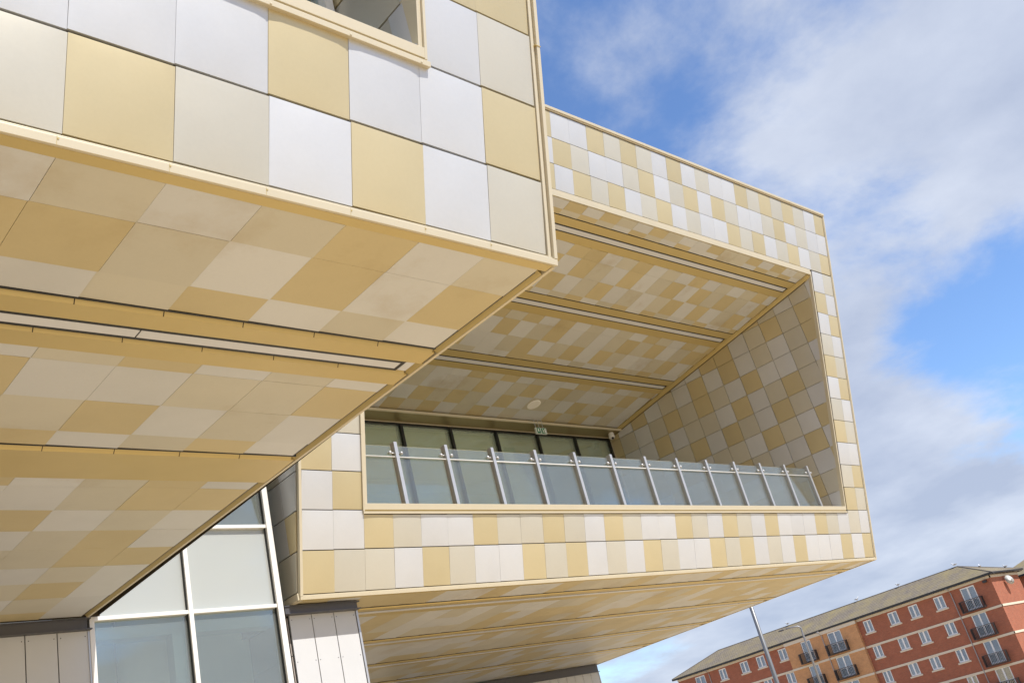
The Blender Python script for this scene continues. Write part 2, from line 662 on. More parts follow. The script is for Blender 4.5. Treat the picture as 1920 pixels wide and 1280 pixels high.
# reveal of the recessed window: side wall of panels, then mullion and glass about 1.2 units in
mb = MB()
rx = PA.x + hx1 + 0.01
WY = 7.72
b0, b1 = fa(0, ht0), fa(0, ht1)
mb.quad((rx, b0.y + 0.1, b0.z), (rx, WY, b0.z), (rx, WY, b1.z), (rx, b1.y + 0.1, b1.z))
mb.quad((PA.x + hx0, b0.y + 0.1, b0.z - 0.02), (rx, b0.y + 0.1, b0.z - 0.02), (rx, WY, b0.z - 0.02), (PA.x + hx0, WY, b0.z - 0.02))
mb.quad((PA.x + hx0, b1.y, b1.z), (rx, b1.y, b1.z), (rx, WY, b1.z), (PA.x + hx0, WY, b1.z))
reveal = mb.build('window_reveal', BACK, blkA)
zz = b0.z
k = 0
while zz < b1.z - 0.3:
    zt = zz + 1.0
    yf = PA.y - (zz + 0.5 - PA.z) * math.tan(TH) + 0.14
    ym = yf + 0.30
    panel('reveal_panel', reveal, (rx - 0.035, (yf + ym) / 2, zz + 0.5), Y, Z, -X, ym - yf - 0.01, 0.965, 'W', 0, 0.02)
    panel('reveal_panel', reveal, (rx - 0.035, (ym + WY) / 2, zz + 0.5), Y, Z, -X, WY - ym - 0.01, 0.965, 'CCGWCGW'[k % 7], 0, 0.01)
    zz = zt
    k += 1
mb = MB()
for xm in (rx - 0.14, rx - 2.6, rx - 5.2, rx - 7.8, rx - 10.4):
    mb.box(xm - 0.07, xm + 0.06, WY - 0.16, WY + 0.05, b0.z, b1.z)
mb.box(PA.x + hx0, rx, WY - 0.1, WY + 0.05, b0.z, b0.z + 0.12)
win = mb.build('window_frame', WHITE_METAL, blkA)
xs = [rx - 0.2, rx - 2.53, rx - 5.13, rx - 7.73, rx - 10.33]
for q in range(4):
    m_ = MB()
    m_.box(xs[q + 1] - 0.2, xs[q], WY - 0.02, WY, b0.z + 0.1, b1.z)
    m_.build('pane', GLASS_WALL, win)
m_ = MB()
m_.box(PA.x + hx0, rx, 10.5, 10.55, b0.z, b1.z)
m_.box(PA.x + hx0, rx, WY, 10.5, b0.z - 0.06, b0.z - 0.01)
m_.build('room_wall', INT_WALL, blkA)

# ---- underside of the near block
def drift(y):                                         # the side edge runs very slightly off square
    return -0.0165 * (y - 7.0)


AXR = PA.x + A_R
bpt = fa(0, tb)
mb = MB()
yb = bpt.y + 0.02
mb.hexa(((PA.x + A_L, yb, ZS + 0.11), (AXR, yb, ZS + 0.11), (AXR + drift(22.35), A_BACK, ZS + 0.11), (PA.x + A_L, A_BACK, ZS + 0.11)),
        ((PA.x + A_L, yb, ZS + 0.2), (AXR, yb, ZS + 0.2), (AXR + drift(22.35), A_BACK, ZS + 0.2), (PA.x + A_L, A_BACK, ZS + 0.2)))
sofA = mb.build('underside', JOINT, blkA)
DOWN = -Z
# rows (y0, y1) and their colours, columns 0..5 from the photograph
sofit_rows = [
    (7.05, 7.74, 'CWCGWC'), (7.74, 8.70, 'GCWGWG'), (8.70, 9.25, 'WCGWCW'),
    (10.41, 10.69, 'WCGWCW'), (10.69, 11.68, 'GWWCCG'), (11.68, 12.66, 'GCGWCW'), (12.66, 13.15, 'WGWCGW'),
    (14.31, 14.65, 'CGWCGW'), (14.65, 15.67, 'WWWCGG'), (15.67, 16.66, 'CWGWCW'), (16.66, 17.63, 'GCWCGW'),
    (17.63, 18.68, 'WGCCGG'), (18.68, 19.65, 'GCGWCW'), (19.65, 20.70, 'CGWCGW'), (20.70, 21.70, 'WCGWCW'), (21.70, 22.28, 'CWCWGW')]
SHY = Vector((-0.0165, 1, 0)).normalized()
for (y0, y1, pat) in sofit_rows:
    for col in range(-8, 6):
        x0, x1 = PA.x + col, PA.x + col + 1
        ym = (y0 + y1) / 2
        if col == 5:
            x1 = AXR - 0.185
        c = pat[col] if col >= 0 else pick()
        edge = y1 in (9.25, 13.15, 22.28)
        panel('underside_panel', sofA, ((x0 + x1) / 2 + drift(ym), ym, ZS + (0.012 if edge else 0.004) + rng.uniform(-0.002, 0.002)),
              X, SHY, DOWN, x1 - x0 - 0.004, y1 - y0 - 0.004, c,
              tilt=math.radians(rng.uniform(-0.12, 0.12)), roll=math.radians(0.6 if edge else rng.uniform(-0.15, 0.15)), flat=True,
              spin=math.radians(rng.uniform(0.6, 0.9)) if edge else 0.0)
mb = MB()
mb.box(PA.x + A_L, AXR - 0.06, yb - 0.02, 7.045, ZS - 0.004, ZS + 0.05)
mb.box(PA.x + A_L, AXR - 0.14, 9.365, 9.70, ZS - 0.006, ZS + 0.03)
mb.box(PA.x + A_L, AXR - 0.14, 10.06, 10.405, ZS - 0.006, ZS + 0.03)
mb.box(PA.x + A_L, AXR - 0.18, 13.30, 14.305, ZS - 0.006, ZS + 0.03)
mb.build_each('flat_strip', TRIM_GOLD, blkA)
mb = MB()
for (y0, y1, xr) in ((9.285, 9.36, -0.19), (9.985, 10.055, -0.2), (13.185, 13.295, -0.25)):
    mb.hexa(((PA.x + A_L, y0, ZS + 0.10), (AXR + xr, y0, ZS + 0.10), (AXR + xr, y1, ZS - 0.02), (PA.x + A_L, y1, ZS - 0.02)),
            ((PA.x + A_L, y0, ZS + 0.12), (AXR + xr, y0, ZS + 0.12), (AXR + xr, y1, ZS + 0.12), (PA.x + A_L, y1, ZS + 0.12)))
mb.build_each('angled_bar', TRIM_GOLD, blkA)
for (y0, y1, xr) in ((9.252, 9.284, -0.19), (13.152, 13.184, -0.22)):
    m_ = MB()
    m_.box(PA.x + A_L, AXR + xr, y0, y1, ZS + 0.004, ZS + 0.10)
    m_.build('painted_gap_shade', BLACK, blkA)  # black strip beside the bar paints the shade of the panel gap
mb = MB()
for q in range(-7, 6):
    for (y0, y1, dx) in ((9.285, 9.36, -0.046), (9.985, 10.055, -0.25), (13.185, 13.295, -0.1)):
        a = PA.x + q + dx
        mb.hexa(((a, y0, ZS + 0.098), (a + 0.012, y0, ZS + 0.098), (a + 0.012, y1, ZS - 0.0225), (a, y1, ZS - 0.0225)),
                ((a, y0, ZS + 0.11), (a + 0.012, y0, ZS + 0.11), (a + 0.012, y1, ZS + 0.1), (a, y1, ZS + 0.1)))
mb.build('bar_joints', BACK, blkA)['kind'] = 'stuff'
mb = MB()
xl = PA.x + A_L
mb.box(xl, AXR - 0.40, 9.705, 9.98, ZS - 0.004, ZS + 0.09)
lightA = mb.build('strip_light', BLACK, blkA)
mb = MB()
for q0, q1 in ((xl + 0.1, PA.x + 1.85), (PA.x + 1.87, AXR - 0.47)):
    mb.box(q0, q1, 9.752, 9.918, ZS - 0.010, ZS + 0.02)
mb.build('diffuser', DIFFUSER, lightA)
mb = MB()
mb.box(AXR - 0.39, AXR - 0.24, 9.71, 9.955, ZS - 0.003, ZS + 0.02)
mb.build('end_cap', DIFFUSER, lightA)
# right-hand edge: bevelled gutter and outer lip
mb = MB()
ye = A_BACK


def edge_run(mb, y0, y1, a0, a1, z0, z1, zt):
    d0, d1 = drift(y0), drift(y1)
    mb.hexa(((AXR + a0 + d0, y0, z0), (AXR + a1 + d0, y0, z1), (AXR + a1 + d1, y1, z1), (AXR + a0 + d1, y1, z0)),
            ((AXR + a0 + d0, y0, zt), (AXR + a1 + d0, y0, zt), (AXR + a1 + d1, y1, zt), (AXR + a0 + d1, y1, zt)))


edge_run(mb, yb, ye, -0.052, 0.0, ZS - 0.012, ZS - 0.012, ZS + 0.12)
mb.build('edge_lip', TRIM, blkA)
mb = MB()
for (y0, y1) in ((7.12, 9.36), (9.70, 10.055), (10.42, 13.295), (14.32, 22.28)):
    edge_run(mb, y0, y1, -0.165, -0.056, ZS + 0.09, ZS - 0.008, ZS + 0.105)
mb.build_each('edge_gutter', TRIM_GOLD, blkA)
for (y0, y1) in ((7.12, 9.25), (10.42, 13.15), (14.32, 22.28)):
    m_ = MB()
    edge_run(m_, y0, y1, -0.188, -0.166, ZS + 0.006, ZS + 0.006, ZS + 0.10)
    m_.build('painted_gap_shade', BLACK, blkA)  # shade along the gutter edge, painted as a black strip

# ================================================================== far block with the balcony
blkB = thing('cantilevered_block', 'far chequered panel block with a deep open balcony and glass balustrade', 'building', (29.0, 31.0, ZS))
B_L, B_R = -2.07, 29.0
B_BACK = 41.3
tbb = (ZS - PB.z) / math.cos(TH)
TOP_B = 15.08 * H
HOLE_B = (0.02, 26.79, 0.97 * H, 11.78 * H)
mb = MB()
ring(mb, fb, B_L + 0.01, B_R - 0.02, tbb + 0.03, TOP_B, HOLE_B)
topB = fb(0, TOP_B)
for xi, sg in ((B_L, -1), (B_R, 1)):
    xx = PB.x + xi - sg * 0.06
    b0, b1 = fb(xi, tbb + 0.02), fb(xi, TOP_B)
    mb.quad((xx, b0.y, b0.z), (xx, B_BACK, b0.z), (xx, B_BACK, b1.z), (xx, b1.y, b1.z))
mb.quad((PB.x + B_L, topB.y, topB.z), (PB.x + B_R, topB.y, topB.z), (PB.x + B_R, B_BACK, topB.z), (PB.x + B_L, B_BACK, topB.z))
for (xa, xb, za, zb) in ((PB.x + B_L, PB.x + B_R, ZS, 8.6), (PB.x + B_L, PB.x + B_R, 13.4, topB.z),
                         (PB.x + B_L, 17.0, 8.6, 13.4), (42.0, PB.x + B_R, 8.6, 13.4)):      # rear wall; unseen opening added to let daylight into the room
    mb.quad((xa, B_BACK, za), (xb, B_BACK, za), (xb, B_BACK, zb), (xa, B_BACK, zb))
frontB = mb.build('front_wall', BACK, blkB)
rowsB = {
    -1: 'GCCWGCWWGCGWCWGCWWGCGWCWGWWWGWG',
    0: 'WWGCWWGCCGCWGCWWGCWGCWGWWWGCWCW',
    14: '???????????' + 'WWGCGCWGWCWWGCGCGCWG',
    13: '??????????W' + 'GCWWCGWCGWGCWWCGWCWW',
    12: '???????????' + 'WGCGWCGWCWWGCGWCGWCG'}
left_cols = {1: 'WG', 2: 'GW', 3: 'WC', 4: 'CG'}
right_cols = {11: 'WC', 10: 'GW', 9: 'WG', 8: 'CW', 7: 'GC', 6: 'WG', 5: 'CW', 4: 'GC', 3: 'WW', 2: 'CG', 1: 'GC'}
for row in range(-1, 15):
    t0, t1 = row * H, (row + 1) * H
    if row == -1:
        t0 = tbb + 0.13
    for col in range(-2, 29):
        i0, i1 = col, col + 1
        if col == -2:
            i0 = -1.97
        if col == 28:
            i1 = 28.86
        if row in rowsB:
            c = rowsB[row][col + 2]
            if c == '?':
                c = pick()
            if row == 0 and 0 <= col < 27:
                t1 = 0.885 * H
            else:
                t1 = (row + 1) * H
            if row == 12 and 0 <= col < 27:
                t0 = 12.03 * H
        elif col < 0:
            c = left_cols.get(row, 'WC')[col + 2] if row in left_cols else pick()
            if col == -1:
                i1 = -0.02
        elif col >= 27:
            c = right_cols[row][col - 27]
        else:
            continue
        front_panel(frontB, fb, i0, i1, t0, t1, c, gap=0.026)

mb = MB()
mb.obox(PB, X, U, N, B_L, B_R, tbb, tbb + 0.085, -0.08, 0.045)
mb.obox(PB, X, U, N, B_L + 0.02, B_R - 0.02, tbb + 0.085, tbb + 0.118, -0.08, 0.015)
mb.build('bottom_trim', TRIM, blkB, bevel=0.004)
mb = MB()
mb.obox(PB, X, U, N, B_L, B_R, TOP_B, TOP_B + 0.11, -1.5, 0.07)
mb.obox(PB, X, U, N, B_L + 0.02, B_R - 0.02, TOP_B - 0.05, TOP_B, -0.3, 0.03)
mb.build('coping', TRIM, blkB, bevel=0.01)
mb = MB()
mb.obox(PB, X, U, N, 28.88, 28.925, tbb + 0.09, TOP_B - 0.06, -0.08, 0.02)
mb.obox(PB, X, U, N, 28.925, B_R, tbb + 0.09, TOP_B - 0.005, -0.08, 0.045)
mb.build('corner_trim', TRIM, blkB, bevel=0.006)
mb = MB()
mb.obox(PB, X, U, N, B_L, -1.985, tbb + 0.09, TOP_B - 0.06, -0.08, 0.035)
mb.build('corner_trim', TRIM, blkB, bevel=0.006)
# surround of the balcony opening
mb = MB()
h0, h1, g0, g1 = HOLE_B
mb.obox(PB, X, U, N, h0 - 0.02, h1 + 0.03, 1.0 * H, 1.165 * H, -0.35, 0.05)
mb.obox(PB, X, U, N, h0 - 0.05, h1 + 0.08, 0.895 * H, 0.955 * H, -0.1, 0.06)
mb.obox(PB, X, U, N, h0 - 0.06, h0 - 0.005, 0.96 * H, g1, -0.1, 0.05)
mb.obox(PB, X, U, N, h0 - 0.005, h0 + 0.1, 1.166 * H, g1, -0.3, 0.02)
mb.obox(PB, X, U, N, h1, h1 + 0.07, 1.166 * H, g1 + 0.15, -0.3, 0.03)
mb.obox(PB, X, U, N, h0 - 0.06, h1 - 0.003, g1 - 0.02, g1 + 0.235, -0.2, 0.035)
mb.build_each('opening_surround', TRIM, blkB, bevel=0.004)
mb = MB()
mb.obox(PB, X, U, N, h0 - 0.02, h1 + 0.05, 0.956 * H, 0.999 * H, -0.1, 0.01)
mb.build('sill_groove', TRIM_GOLD, blkB)

# side wall turned towards the near block
mb = MB()
sx = PB.x + B_L
mb.quad((sx + 0.02, fb(0, tbb).y + 0.03, ZS + 0.05), (sx + 0.02, 24.0, ZS + 0.05), (sx + 0.02, 24.0, 22.0), (sx + 0.02, fb(0, TOP_B).y + 0.05, 22.0))
sideB = mb.build('side_wall', BACK, blkB)
side_pat = {0: 'CWC', 1: 'WGC', 2: 'WWC', 3: 'CWG', 4: 'WGC', 5: 'GWC'}
for row in range(0, 14):
    z0 = ZS + 0.20 + row * 1.02
    z1 = z0 + 1.02
    zc_ = (z0 + z1) / 2
    ya, yb_ = (PB.y - (z0 + 0.015 - PB.z) * math.tan(TH) + 0.10, PB.y - (z1 - 0.015 - PB.z) * math.tan(TH) + 0.10)
    ys = [None] + [q for q in (19.2, 20.24, 21.26, 22.28) if q > max(ya, yb_) + 0.2] + [23.3]
    for q in range(len(ys) - 1):
        c = side_pat.get(row, 'WCG')[(len(ys) - 2 - q) % 3]
        l0, l1 = (ya, yb_) if q == 0 else (ys[q] + 0.006, ys[q] + 0.006)
        r_ = ys[q + 1] - 0.006
        m_ = MB()
        jx = rng.uniform(-0.004, 0.004)
        m_.hexa(((sx - 0.03 + jx, l0, z0 + 0.015), (sx - 0.03 - jx, r_, z0 + 0.015), (sx - 0.03, r_, z1 - 0.015), (sx - 0.03 - jx, l1, z1 - 0.015)),
                ((sx + 0.015, l0, z0 + 0.015), (sx + 0.015, r_, z0 + 0.015), (sx + 0.015, r_, z1 - 0.015), (sx + 0.015, l1, z1 - 0.015)))
        m_.build('side_panel', PM[c], sideB)
mb = MB()
mb.box(sx - 0.05, sx + 0.05, fb(0, tbb).y, 23.3, ZS, ZS + 0.18)
mb.build('side_trim', TRIM, blkB)

# balcony ceiling: slopes down inwards
CA = math.radians(11.12)
T = Vector((42.646, 18.644, 19.211))
CE = Vector((0, math.cos(CA), -math.sin(CA)))         # inwards along the ceiling
CEs = (CE + Vector((-0.046, 0, 0))).normalized()
CN = Vector((0, -math.sin(CA), -math.cos(CA)))        # faces down


def ce(x, s, d=0.0):
    p_ = T + CE * s + CN * d
    return Vector((x, p_.y, p_.z))


def wall_x(s):                                        # right-hand ceiling edge
    return 42.646 - 0.108 * s


XL = 15.9
mb = MB()
mb.quad(ce(XL, 0.0, -0.05), ce(wall_x(0), 0.0, -0.05), ce(wall_x(13.3), 13.3, -0.05), ce(XL, 13.3, -0.05))
ceilB = mb.build('balcony_ceiling', JOINT, blkB)
rowb = [0.04, .46, 1.46, 2.5, 3.5, 4.5, 5.5, 6.5, 7.5, 8.5, 9.5, 10.49, 11.45, 12.4, 13.2]
bands = [(0.04, 0.72), (1.88, 4.80), (5.98, 8.88), (10.02, 13.2)]
pats = {0: '....WGWGCWGCWWGCCGWGWC.', 1: '....GCGCWGCWGWWCCWGCGW.', 2: '......WGGWCGWCWGWCWCGW.', 3: '......GWGCWGWCGWGCGCWG.',
        4: '.......GWCGWCWCGWGWCGW.', 5: '.......WCGWCGWGCWCGWC..', 6: '.......CGWGWCWCWGCWGC..', 7: '......WGWCGWCWCGCGWCG..',
        8: '......WWCGWCGWGCWWCG...', 9: '...........GWCWWGCGCW..', 10: '.....CWWGCGWCWWGCGWCGW.', 11: '.....CWWCGWCGWGCWWCGWC.',
        12: '.....WGCGCWGWCCWGCGCWG.', 13: '....WGCGWCGWCWWGCGWCW..'}
for (s0, s1) in bands:
    for r in range(14):
        a, b = max(s0, rowb[r]), min(s1, rowb[r + 1])
        if b - a < 0.12:
            continue
        sm = (a + b) / 2
        last = abs(b - s1) < 1e-6
        for i in range(0, 28):
            x0 = PB.x + 0.76 + i - 0.046 * sm
            x1 = x0 + 1.0
            lim = wall_x(sm) - 0.27
            if x0 > lim - 0.12:
                continue
            x1 = min(x1, lim)
            k = i - 4
            c = pats[r][k] if 0 <= k < len(pats[r]) and pats[r][k] != '.' else pick()
            panel('ceiling_panel', ceilB, ce((x0 + x1) / 2, sm, -0.004 - (0.01 if last else 0)), X, CEs, CN, x1 - x0 - 0.005, b - a - 0.005, c,
                  tilt=math.radians(rng.uniform(-0.15, 0.15)), roll=math.radians(0.6 if last else rng.uniform(-0.2, 0.2)), flat=True,
                  spin=math.radians(0.9) if last else 0.0)
mb = MB()
mbk = MB()


def cstrip(m_, s0, s1, d0, d1, inset=0.2, x0=XL):
    m_.hexa((ce(x0, s0, d0), ce(wall_x(s0) - inset, s0, d0), ce(wall_x(s1) - inset, s1, d0), ce(x0, s1, d0)),
            (ce(x0, s0, d1), ce(wall_x(s0) - inset, s0, d1), ce(wall_x(s1) - inset, s1, d1), ce(x0, s1, d1)))


for (s0, s1) in ((0.72, 1.88), (4.80, 5.98), (8.88, 10.02)):
    cstrip(mb, s0 + 0.04, s0 + 0.41, -0.04, 0.012)
    cstrip(mbk, s0 - 0.004, s0 + 0.038, -0.045, -0.012)
    cstrip(mb, s0 + 0.75, s1 - 0.015, -0.04, 0.012)
mb.build_each('flat_strip', TRIM_GOLD, blkB)
mbk.build_each('painted_gap_shade', BLACK, blkB)  # black strips paint the shade where each ceiling band ends
for (s0, s1) in ((0.72, 1.88), (4.80, 5.98), (8.88, 10.02)):
    m_ = MB()
    cstrip(m_, s0 + 0.415, s0 + 0.745, -0.04, 0.014, 0.42)
    sl_ = m_.build('strip_light', BLACK, blkB)
    m_ = MB()
    cstrip(m_, s0 + 0.475, s0 + 0.685, -0.03, 0.024, 0.5)
    m_.build('diffuser', DIFFUSER, sl_)
    m_ = MB()
    m_.hexa((ce(wall_x(s0) - 0.41, s0 + 0.415, -0.03), ce(wall_x(s0) - 0.2, s0 + 0.415, -0.03), ce(wall_x(s0) - 0.2, s0 + 0.745, -0.03), ce(wall_x(s0) - 0.41, s0 + 0.745, -0.03)),
            (ce(wall_x(s0) - 0.41, s0 + 0.415, 0.01), ce(wall_x(s0) - 0.2, s0 + 0.415, 0.01), ce(wall_x(s0) - 0.2, s0 + 0.745, 0.01), ce(wall_x(s0) - 0.41, s0 + 0.745, 0.01)))
    m_.build('end_plate', TRIM_GOLD, sl_)
mb = MB()
mb.hexa((ce(wall_x(0) - 0.235, 0.06, -0.04), ce(wall_x(0) - 0.11, 0.06, -0.04), ce(wall_x(13.2) - 0.11, 13.2, -0.04), ce(wall_x(13.2) - 0.235, 13.2, -0.04)),
        (ce(wall_x(0) - 0.235, 0.06, 0.02), ce(wall_x(0) - 0.11, 0.06, 0.06), ce(wall_x(13.2) - 0.11, 13.2, 0.06), ce(wall_x(13.2) - 0.235, 13.2, 0.02)))
mb.hexa((ce(wall_x(0) - 0.11, 0.06, -0.04), ce(wall_x(0), 0.06, -0.04), ce(wall_x(13.2), 13.2, -0.04), ce(wall_x(13.2) - 0.11, 13.2, -0.04)),
        (ce(wall_x(0) - 0.11, 0.06, 0.03), ce(wall_x(0), 0.06, 0.10), ce(wall_x(13.2), 13.2, 0.10), ce(wall_x(13.2) - 0.11, 13.2, 0.03)))
mb.build('ceiling_edge_trim', TRIM_GOLD, blkB)

# inner side wall of the balcony, faces left
HD = Vector((-0.116, 0.993, 0)).normalized()
NW = Vector((0.993, 0.116, 0.031)).normalized()
UD = HD.cross(NW)
if UD.z < 0:
    UD = -UD
WN = -NW


def wl(a, b, d=0.0):
    return T + HD * a + UD * b + WN * d


mb = MB()
mb.quad(wl(0.05, -0.02, -0.05), wl(3.1, -11.6, -0.05), wl(14.6, -11.6, -0.05), wl(14.6, -2.7, -0.05))
wallB = mb.build('balcony_side_wall', plain('joint_grey', (0.22, 0.18, 0.11), 0.7), blkB)
wp = {0: '.C.............', 1: '.GCGCWG........', 2: '.GCWCWGWGWCWG..', 3: '.WCWWGWCGCGCW..', 4: '..CGCWGWCCWG...', 5: '.GWCGWCGWGCW...',
      6: '.CGWCGWCCWGC...', 7: '.WWGWWCGWCWG...', 8: '.CGWCGWWGCGW...'}
for r in range(0, 12):
    for c_ in range(-1, 14):
        a0, a1 = 0.45 + c_ * 0.985, 0.45 + (c_ + 1) * 0.985
        b1, b0 = -r * 1.012 - 0.02, -(r + 1) * 1.012 - 0.02
        # clip against the leaning front edge and the sloping ceiling
        front = -0.2624 * (b0 + b1) / 2 + 0.05
        if a1 < front + 0.1:
            continue
        topc = -0.1954 * (a0 + a1) / 2 - 0.12
        if b0 > topc - 0.1:
            continue
        f0, f1 = -0.2624 * b0 + 0.06, -0.2624 * b1 + 0.06
        pat = wp.get(r, '')
        c = pat[c_ + 1] if c_ + 1 < len(pat) and pat[c_ + 1] != '.' else pick()
        cuts = a0 < max(f0, f1) or b1 > -0.1954 * a1 - 0.14
        if not cuts:
            panel('wall_panel', wallB, wl((a0 + a1) / 2, (b0 + b1) / 2, rng.uniform(0, 0.004)), HD, UD, WN, a1 - a0 - 0.02, b1 - b0 - 0.02, c,
                  tilt=math.radians(rng.uniform(-0.3, 0.3)), roll=math.radians(rng.uniform(-0.3, 0.3)))
        else:
            # cut panel: polygon clipped by the two edges
            poly = [(a0 + 0.01, b0 + 0.01), (a1 - 0.01, b0 + 0.01), (a1 - 0.01, b1 - 0.01), (a0 + 0.01, b1 - 0.01)]

            def clip(poly, fn):
                res = []
                for q in range(len(poly)):
                    A_, B_ = poly[q], poly[(q + 1) % len(poly)]
                    fa_, fb_ = fn(A_), fn(B_)
                    if fa_ >= 0:
                        res.append(A_)
                    if fa_ * fb_ < 0:
                        tt = fa_ / (fa_ - fb_)
                        res.append((A_[0] + (B_[0] - A_[0]) * tt, A_[1] + (B_[1] - A_[1]) * tt))
                return res
            poly = clip(poly, lambda p_: p_[0] + 0.2624 * p_[1] - 0.07)
            if len(poly) > 2:
                poly = clip(poly, lambda p_: -0.1954 * p_[0] - 0.16 - p_[1])
            if len(poly) < 3:
                continue
            m_ = MB()
            m_.quad(*[wl(p_[0], p_[1], 0.003) for p_ in poly])
            for q in range(len(poly)):
                A_, B_ = poly[q], poly[(q + 1) % len(poly)]
                m_.quad(wl(A_[0], A_[1], 0.003), wl(B_[0], B_[1], 0.003), wl(B_[0], B_[1], -0.045), wl(A_[0], A_[1], -0.045))
            m_.build('wall_panel', PM[c], wallB)

# left inner wall, floor and back of the balcony
mb = MB()
mb.quad(fb(0.05, 1.0 * H, -0.1), (15.9, 33.0, 8.15), (15.9, 33.0, 17.0), fb(0.05, 11.8 * H, -0.1))
mb.build('balcony_inner_wall', SHELL, blkB)
mb = MB()
mb.box(15.85, 43.0, 21.75, 41.0, 7.95, 8.12)
mb.build('balcony_floor', DECK, blkB)
GY = 32.55
HEAD = 16.42
ce_end = ce(0, 13.2, 0)
mb = MB()
mb.hexa(((15.9, 31.62, 16.52), (41.3, 31.62, 16.52), (41.3, GY + 0.1, HEAD), (15.9, GY + 0.1, HEAD)),
        ((15.9, 31.62, 16.75), (41.3, 31.62, 16.75), (41.3, GY + 0.1, 16.75), (15.9, GY + 0.1, 16.75)))
bulk = mb.build('bulkhead', plain('olive_bulkhead', (0.27, 0.225, 0.115), 0.35, 0.4), blkB)
mb = MB()
mb.box(15.9, 41.25, 31.54, 31.63, 16.50, 16.60)
mb.build('bulkhead_edge', TRIM, bulk)
mullX = [18.0, 20.9, 23.85, 26.75, 29.67, 32.59, 35.48, 38.3, 41.05]
mb = MB()
for xm in mullX:
    mb.box(xm - 0.07, xm + 0.07, GY - 0.12, GY + 0.3, 8.12, HEAD)
mull = mb
mb = MB()
mb.box(15.9, 41.1, GY - 0.10, GY + 0.28, HEAD - 0.12, HEAD - 0.002)
mb.box(15.9, 41.1, GY - 0.10, GY + 0.28, 8.12, 8.3)
glz = mb.build('window_wall', FRAME_DARK, blkB)
mull.build_each('mullion', FRAME_DARK, glz)
mb = MB()
mb.box(41.12, 41.3, GY - 0.2, GY + 0.2, 8.12, HEAD + 0.1)
mb.box(15.9, 41.12, GY - 0.16, GY - 0.13, HEAD - 0.03, HEAD + 0.01)
mb.build('window_edge_trim', TRIM, glz)
px_ = [15.95] + mullX
for q in range(len(px_) - 1):
    m_ = MB()
    m_.box(px_[q] + 0.05, px_[q + 1] - 0.05, GY + 0.02, GY + 0.05, 8.25, HEAD - 0.1)
    m_.build('pane', GLASS_GREEN, glz)
# room behind it: tiled ceiling, back wall, side walls
mb = MB()
mb.box(15.9, 16.0, GY + 0.3, 41.0, 8.12, 17.0)
mb.box(43.0, 43.1, GY + 0.3, 41.0, 8.12, 17.0)
mb.box(15.9, 43.1, 40.9, 41.0, 8.12, 8.6)
mb.box(15.9, 43.1, 40.9, 41.0, 13.4, 17.0)
for xq in (17.0, 22.0, 27.0, 32.0, 37.0, 42.0):  # openings between these posts are added out of view, to daylight the room
    mb.box(xq - 0.2, xq + 0.2, 40.9, 41.0, 8.6, 13.4)
room = mb.build('room_wall', INT_WALL, blkB)
for q in range(0, 14):
    for r in range(0, 4):
        m_ = MB()
        m_.box(16.0 + q * 1.93, 16.0 + q * 1.93 + 1.90, GY + 0.35 + r * 2.08, GY + 0.35 + r * 2.08 + 2.04, 16.36, 16.42)
        m_.build('ceiling_tile', INT_CEIL, room)
mb = MB()
mb.box(15.9, 43.1, GY + 0.3, 41.0, 16.425, 16.6)
mb.build('room_ceiling', BACK, room)

# ---- underside of the far block
mb = MB()
ybb = fb(0, tbb).y + 0.02
BXL, BXR = PB.x + B_L, PB.x + B_R
mb.box(BXL, BXR, ybb, B_BACK, ZS + 0.03, ZS + 0.2)
sofB = mb.build('underside', JOINT, blkB)
sb = [(ybb + 0.12, 23.5), (24.55, 27.95), (28.95, 32.2), (33.2, 36.5), (37.5, 41.2)]
count = 0
rest = {'W': MB(), 'C': MB(), 'G': MB()}
for (y0, y1) in sb:
    rows = max(1, round((y1 - y0) / 0.98))
    ph = (y1 - y0) / rows
    prev_row = [None] * 40
    for r in range(rows):
        a, b = y0 + r * ph, y0 + (r + 1) * ph
        last = r == rows - 1
        for col in range(-2, 29):
            x0 = PB.x + max(col, B_L + 0.12)
            x1 = PB.x + min(col + 1, B_R - 0.14)
            c = pick(prev_row[col + 2])
            if rng.random() < 0.28 and prev_row[col + 2]:
                c = prev_row[col + 2]
            prev_row[col + 2] = c
            zz = ZS + 0.004 + (0.012 if last else 0)
            if count < 290:
                panel('underside_panel', sofB, ((x0 + x1) / 2, (a + b) / 2, zz), X, Y, DOWN, x1 - x0 - 0.004, b - a - 0.004, c,
                      roll=math.radians(0.7 if last else rng.uniform(-0.12, 0.12)), flat=True, spin=math.radians(1.0) if last else 0.0)
                count += 1
            else:
                dz = 0.012 if last else 0.0
                rest[c].hexa(((x0 + .004, a + .004, zz + dz / 2), (x1 - .004, a + .004, zz - dz / 2), (x1 - .004, b - .004, zz - dz / 2), (x0 + .004, b - .004, zz + dz / 2)),
                             ((x0 + .004, a + .004, zz + .03), (x1 - .004, a + .004, zz + .03), (x1 - .004, b - .004, zz + .03), (x0 + .004, b - .004, zz + .03)))
allm = MB()
for k, key in enumerate('WCG'):
    off = len(allm.v)
    allm.v += rest[key].v
    allm.f += [tuple(i + off for i in f) for f in rest[key].f]
    allm.mi += [k] * len(rest[key].f)
oo = allm.build('underside_panels', [SILVER_M, CREAM_M, GOLD_M], sofB)
oo['kind'] = 'stuff'
mb = MB()
mb.box(BXL, BXR, ybb - 0.02, ybb + 0.115, ZS - 0.004, ZS + 0.05)
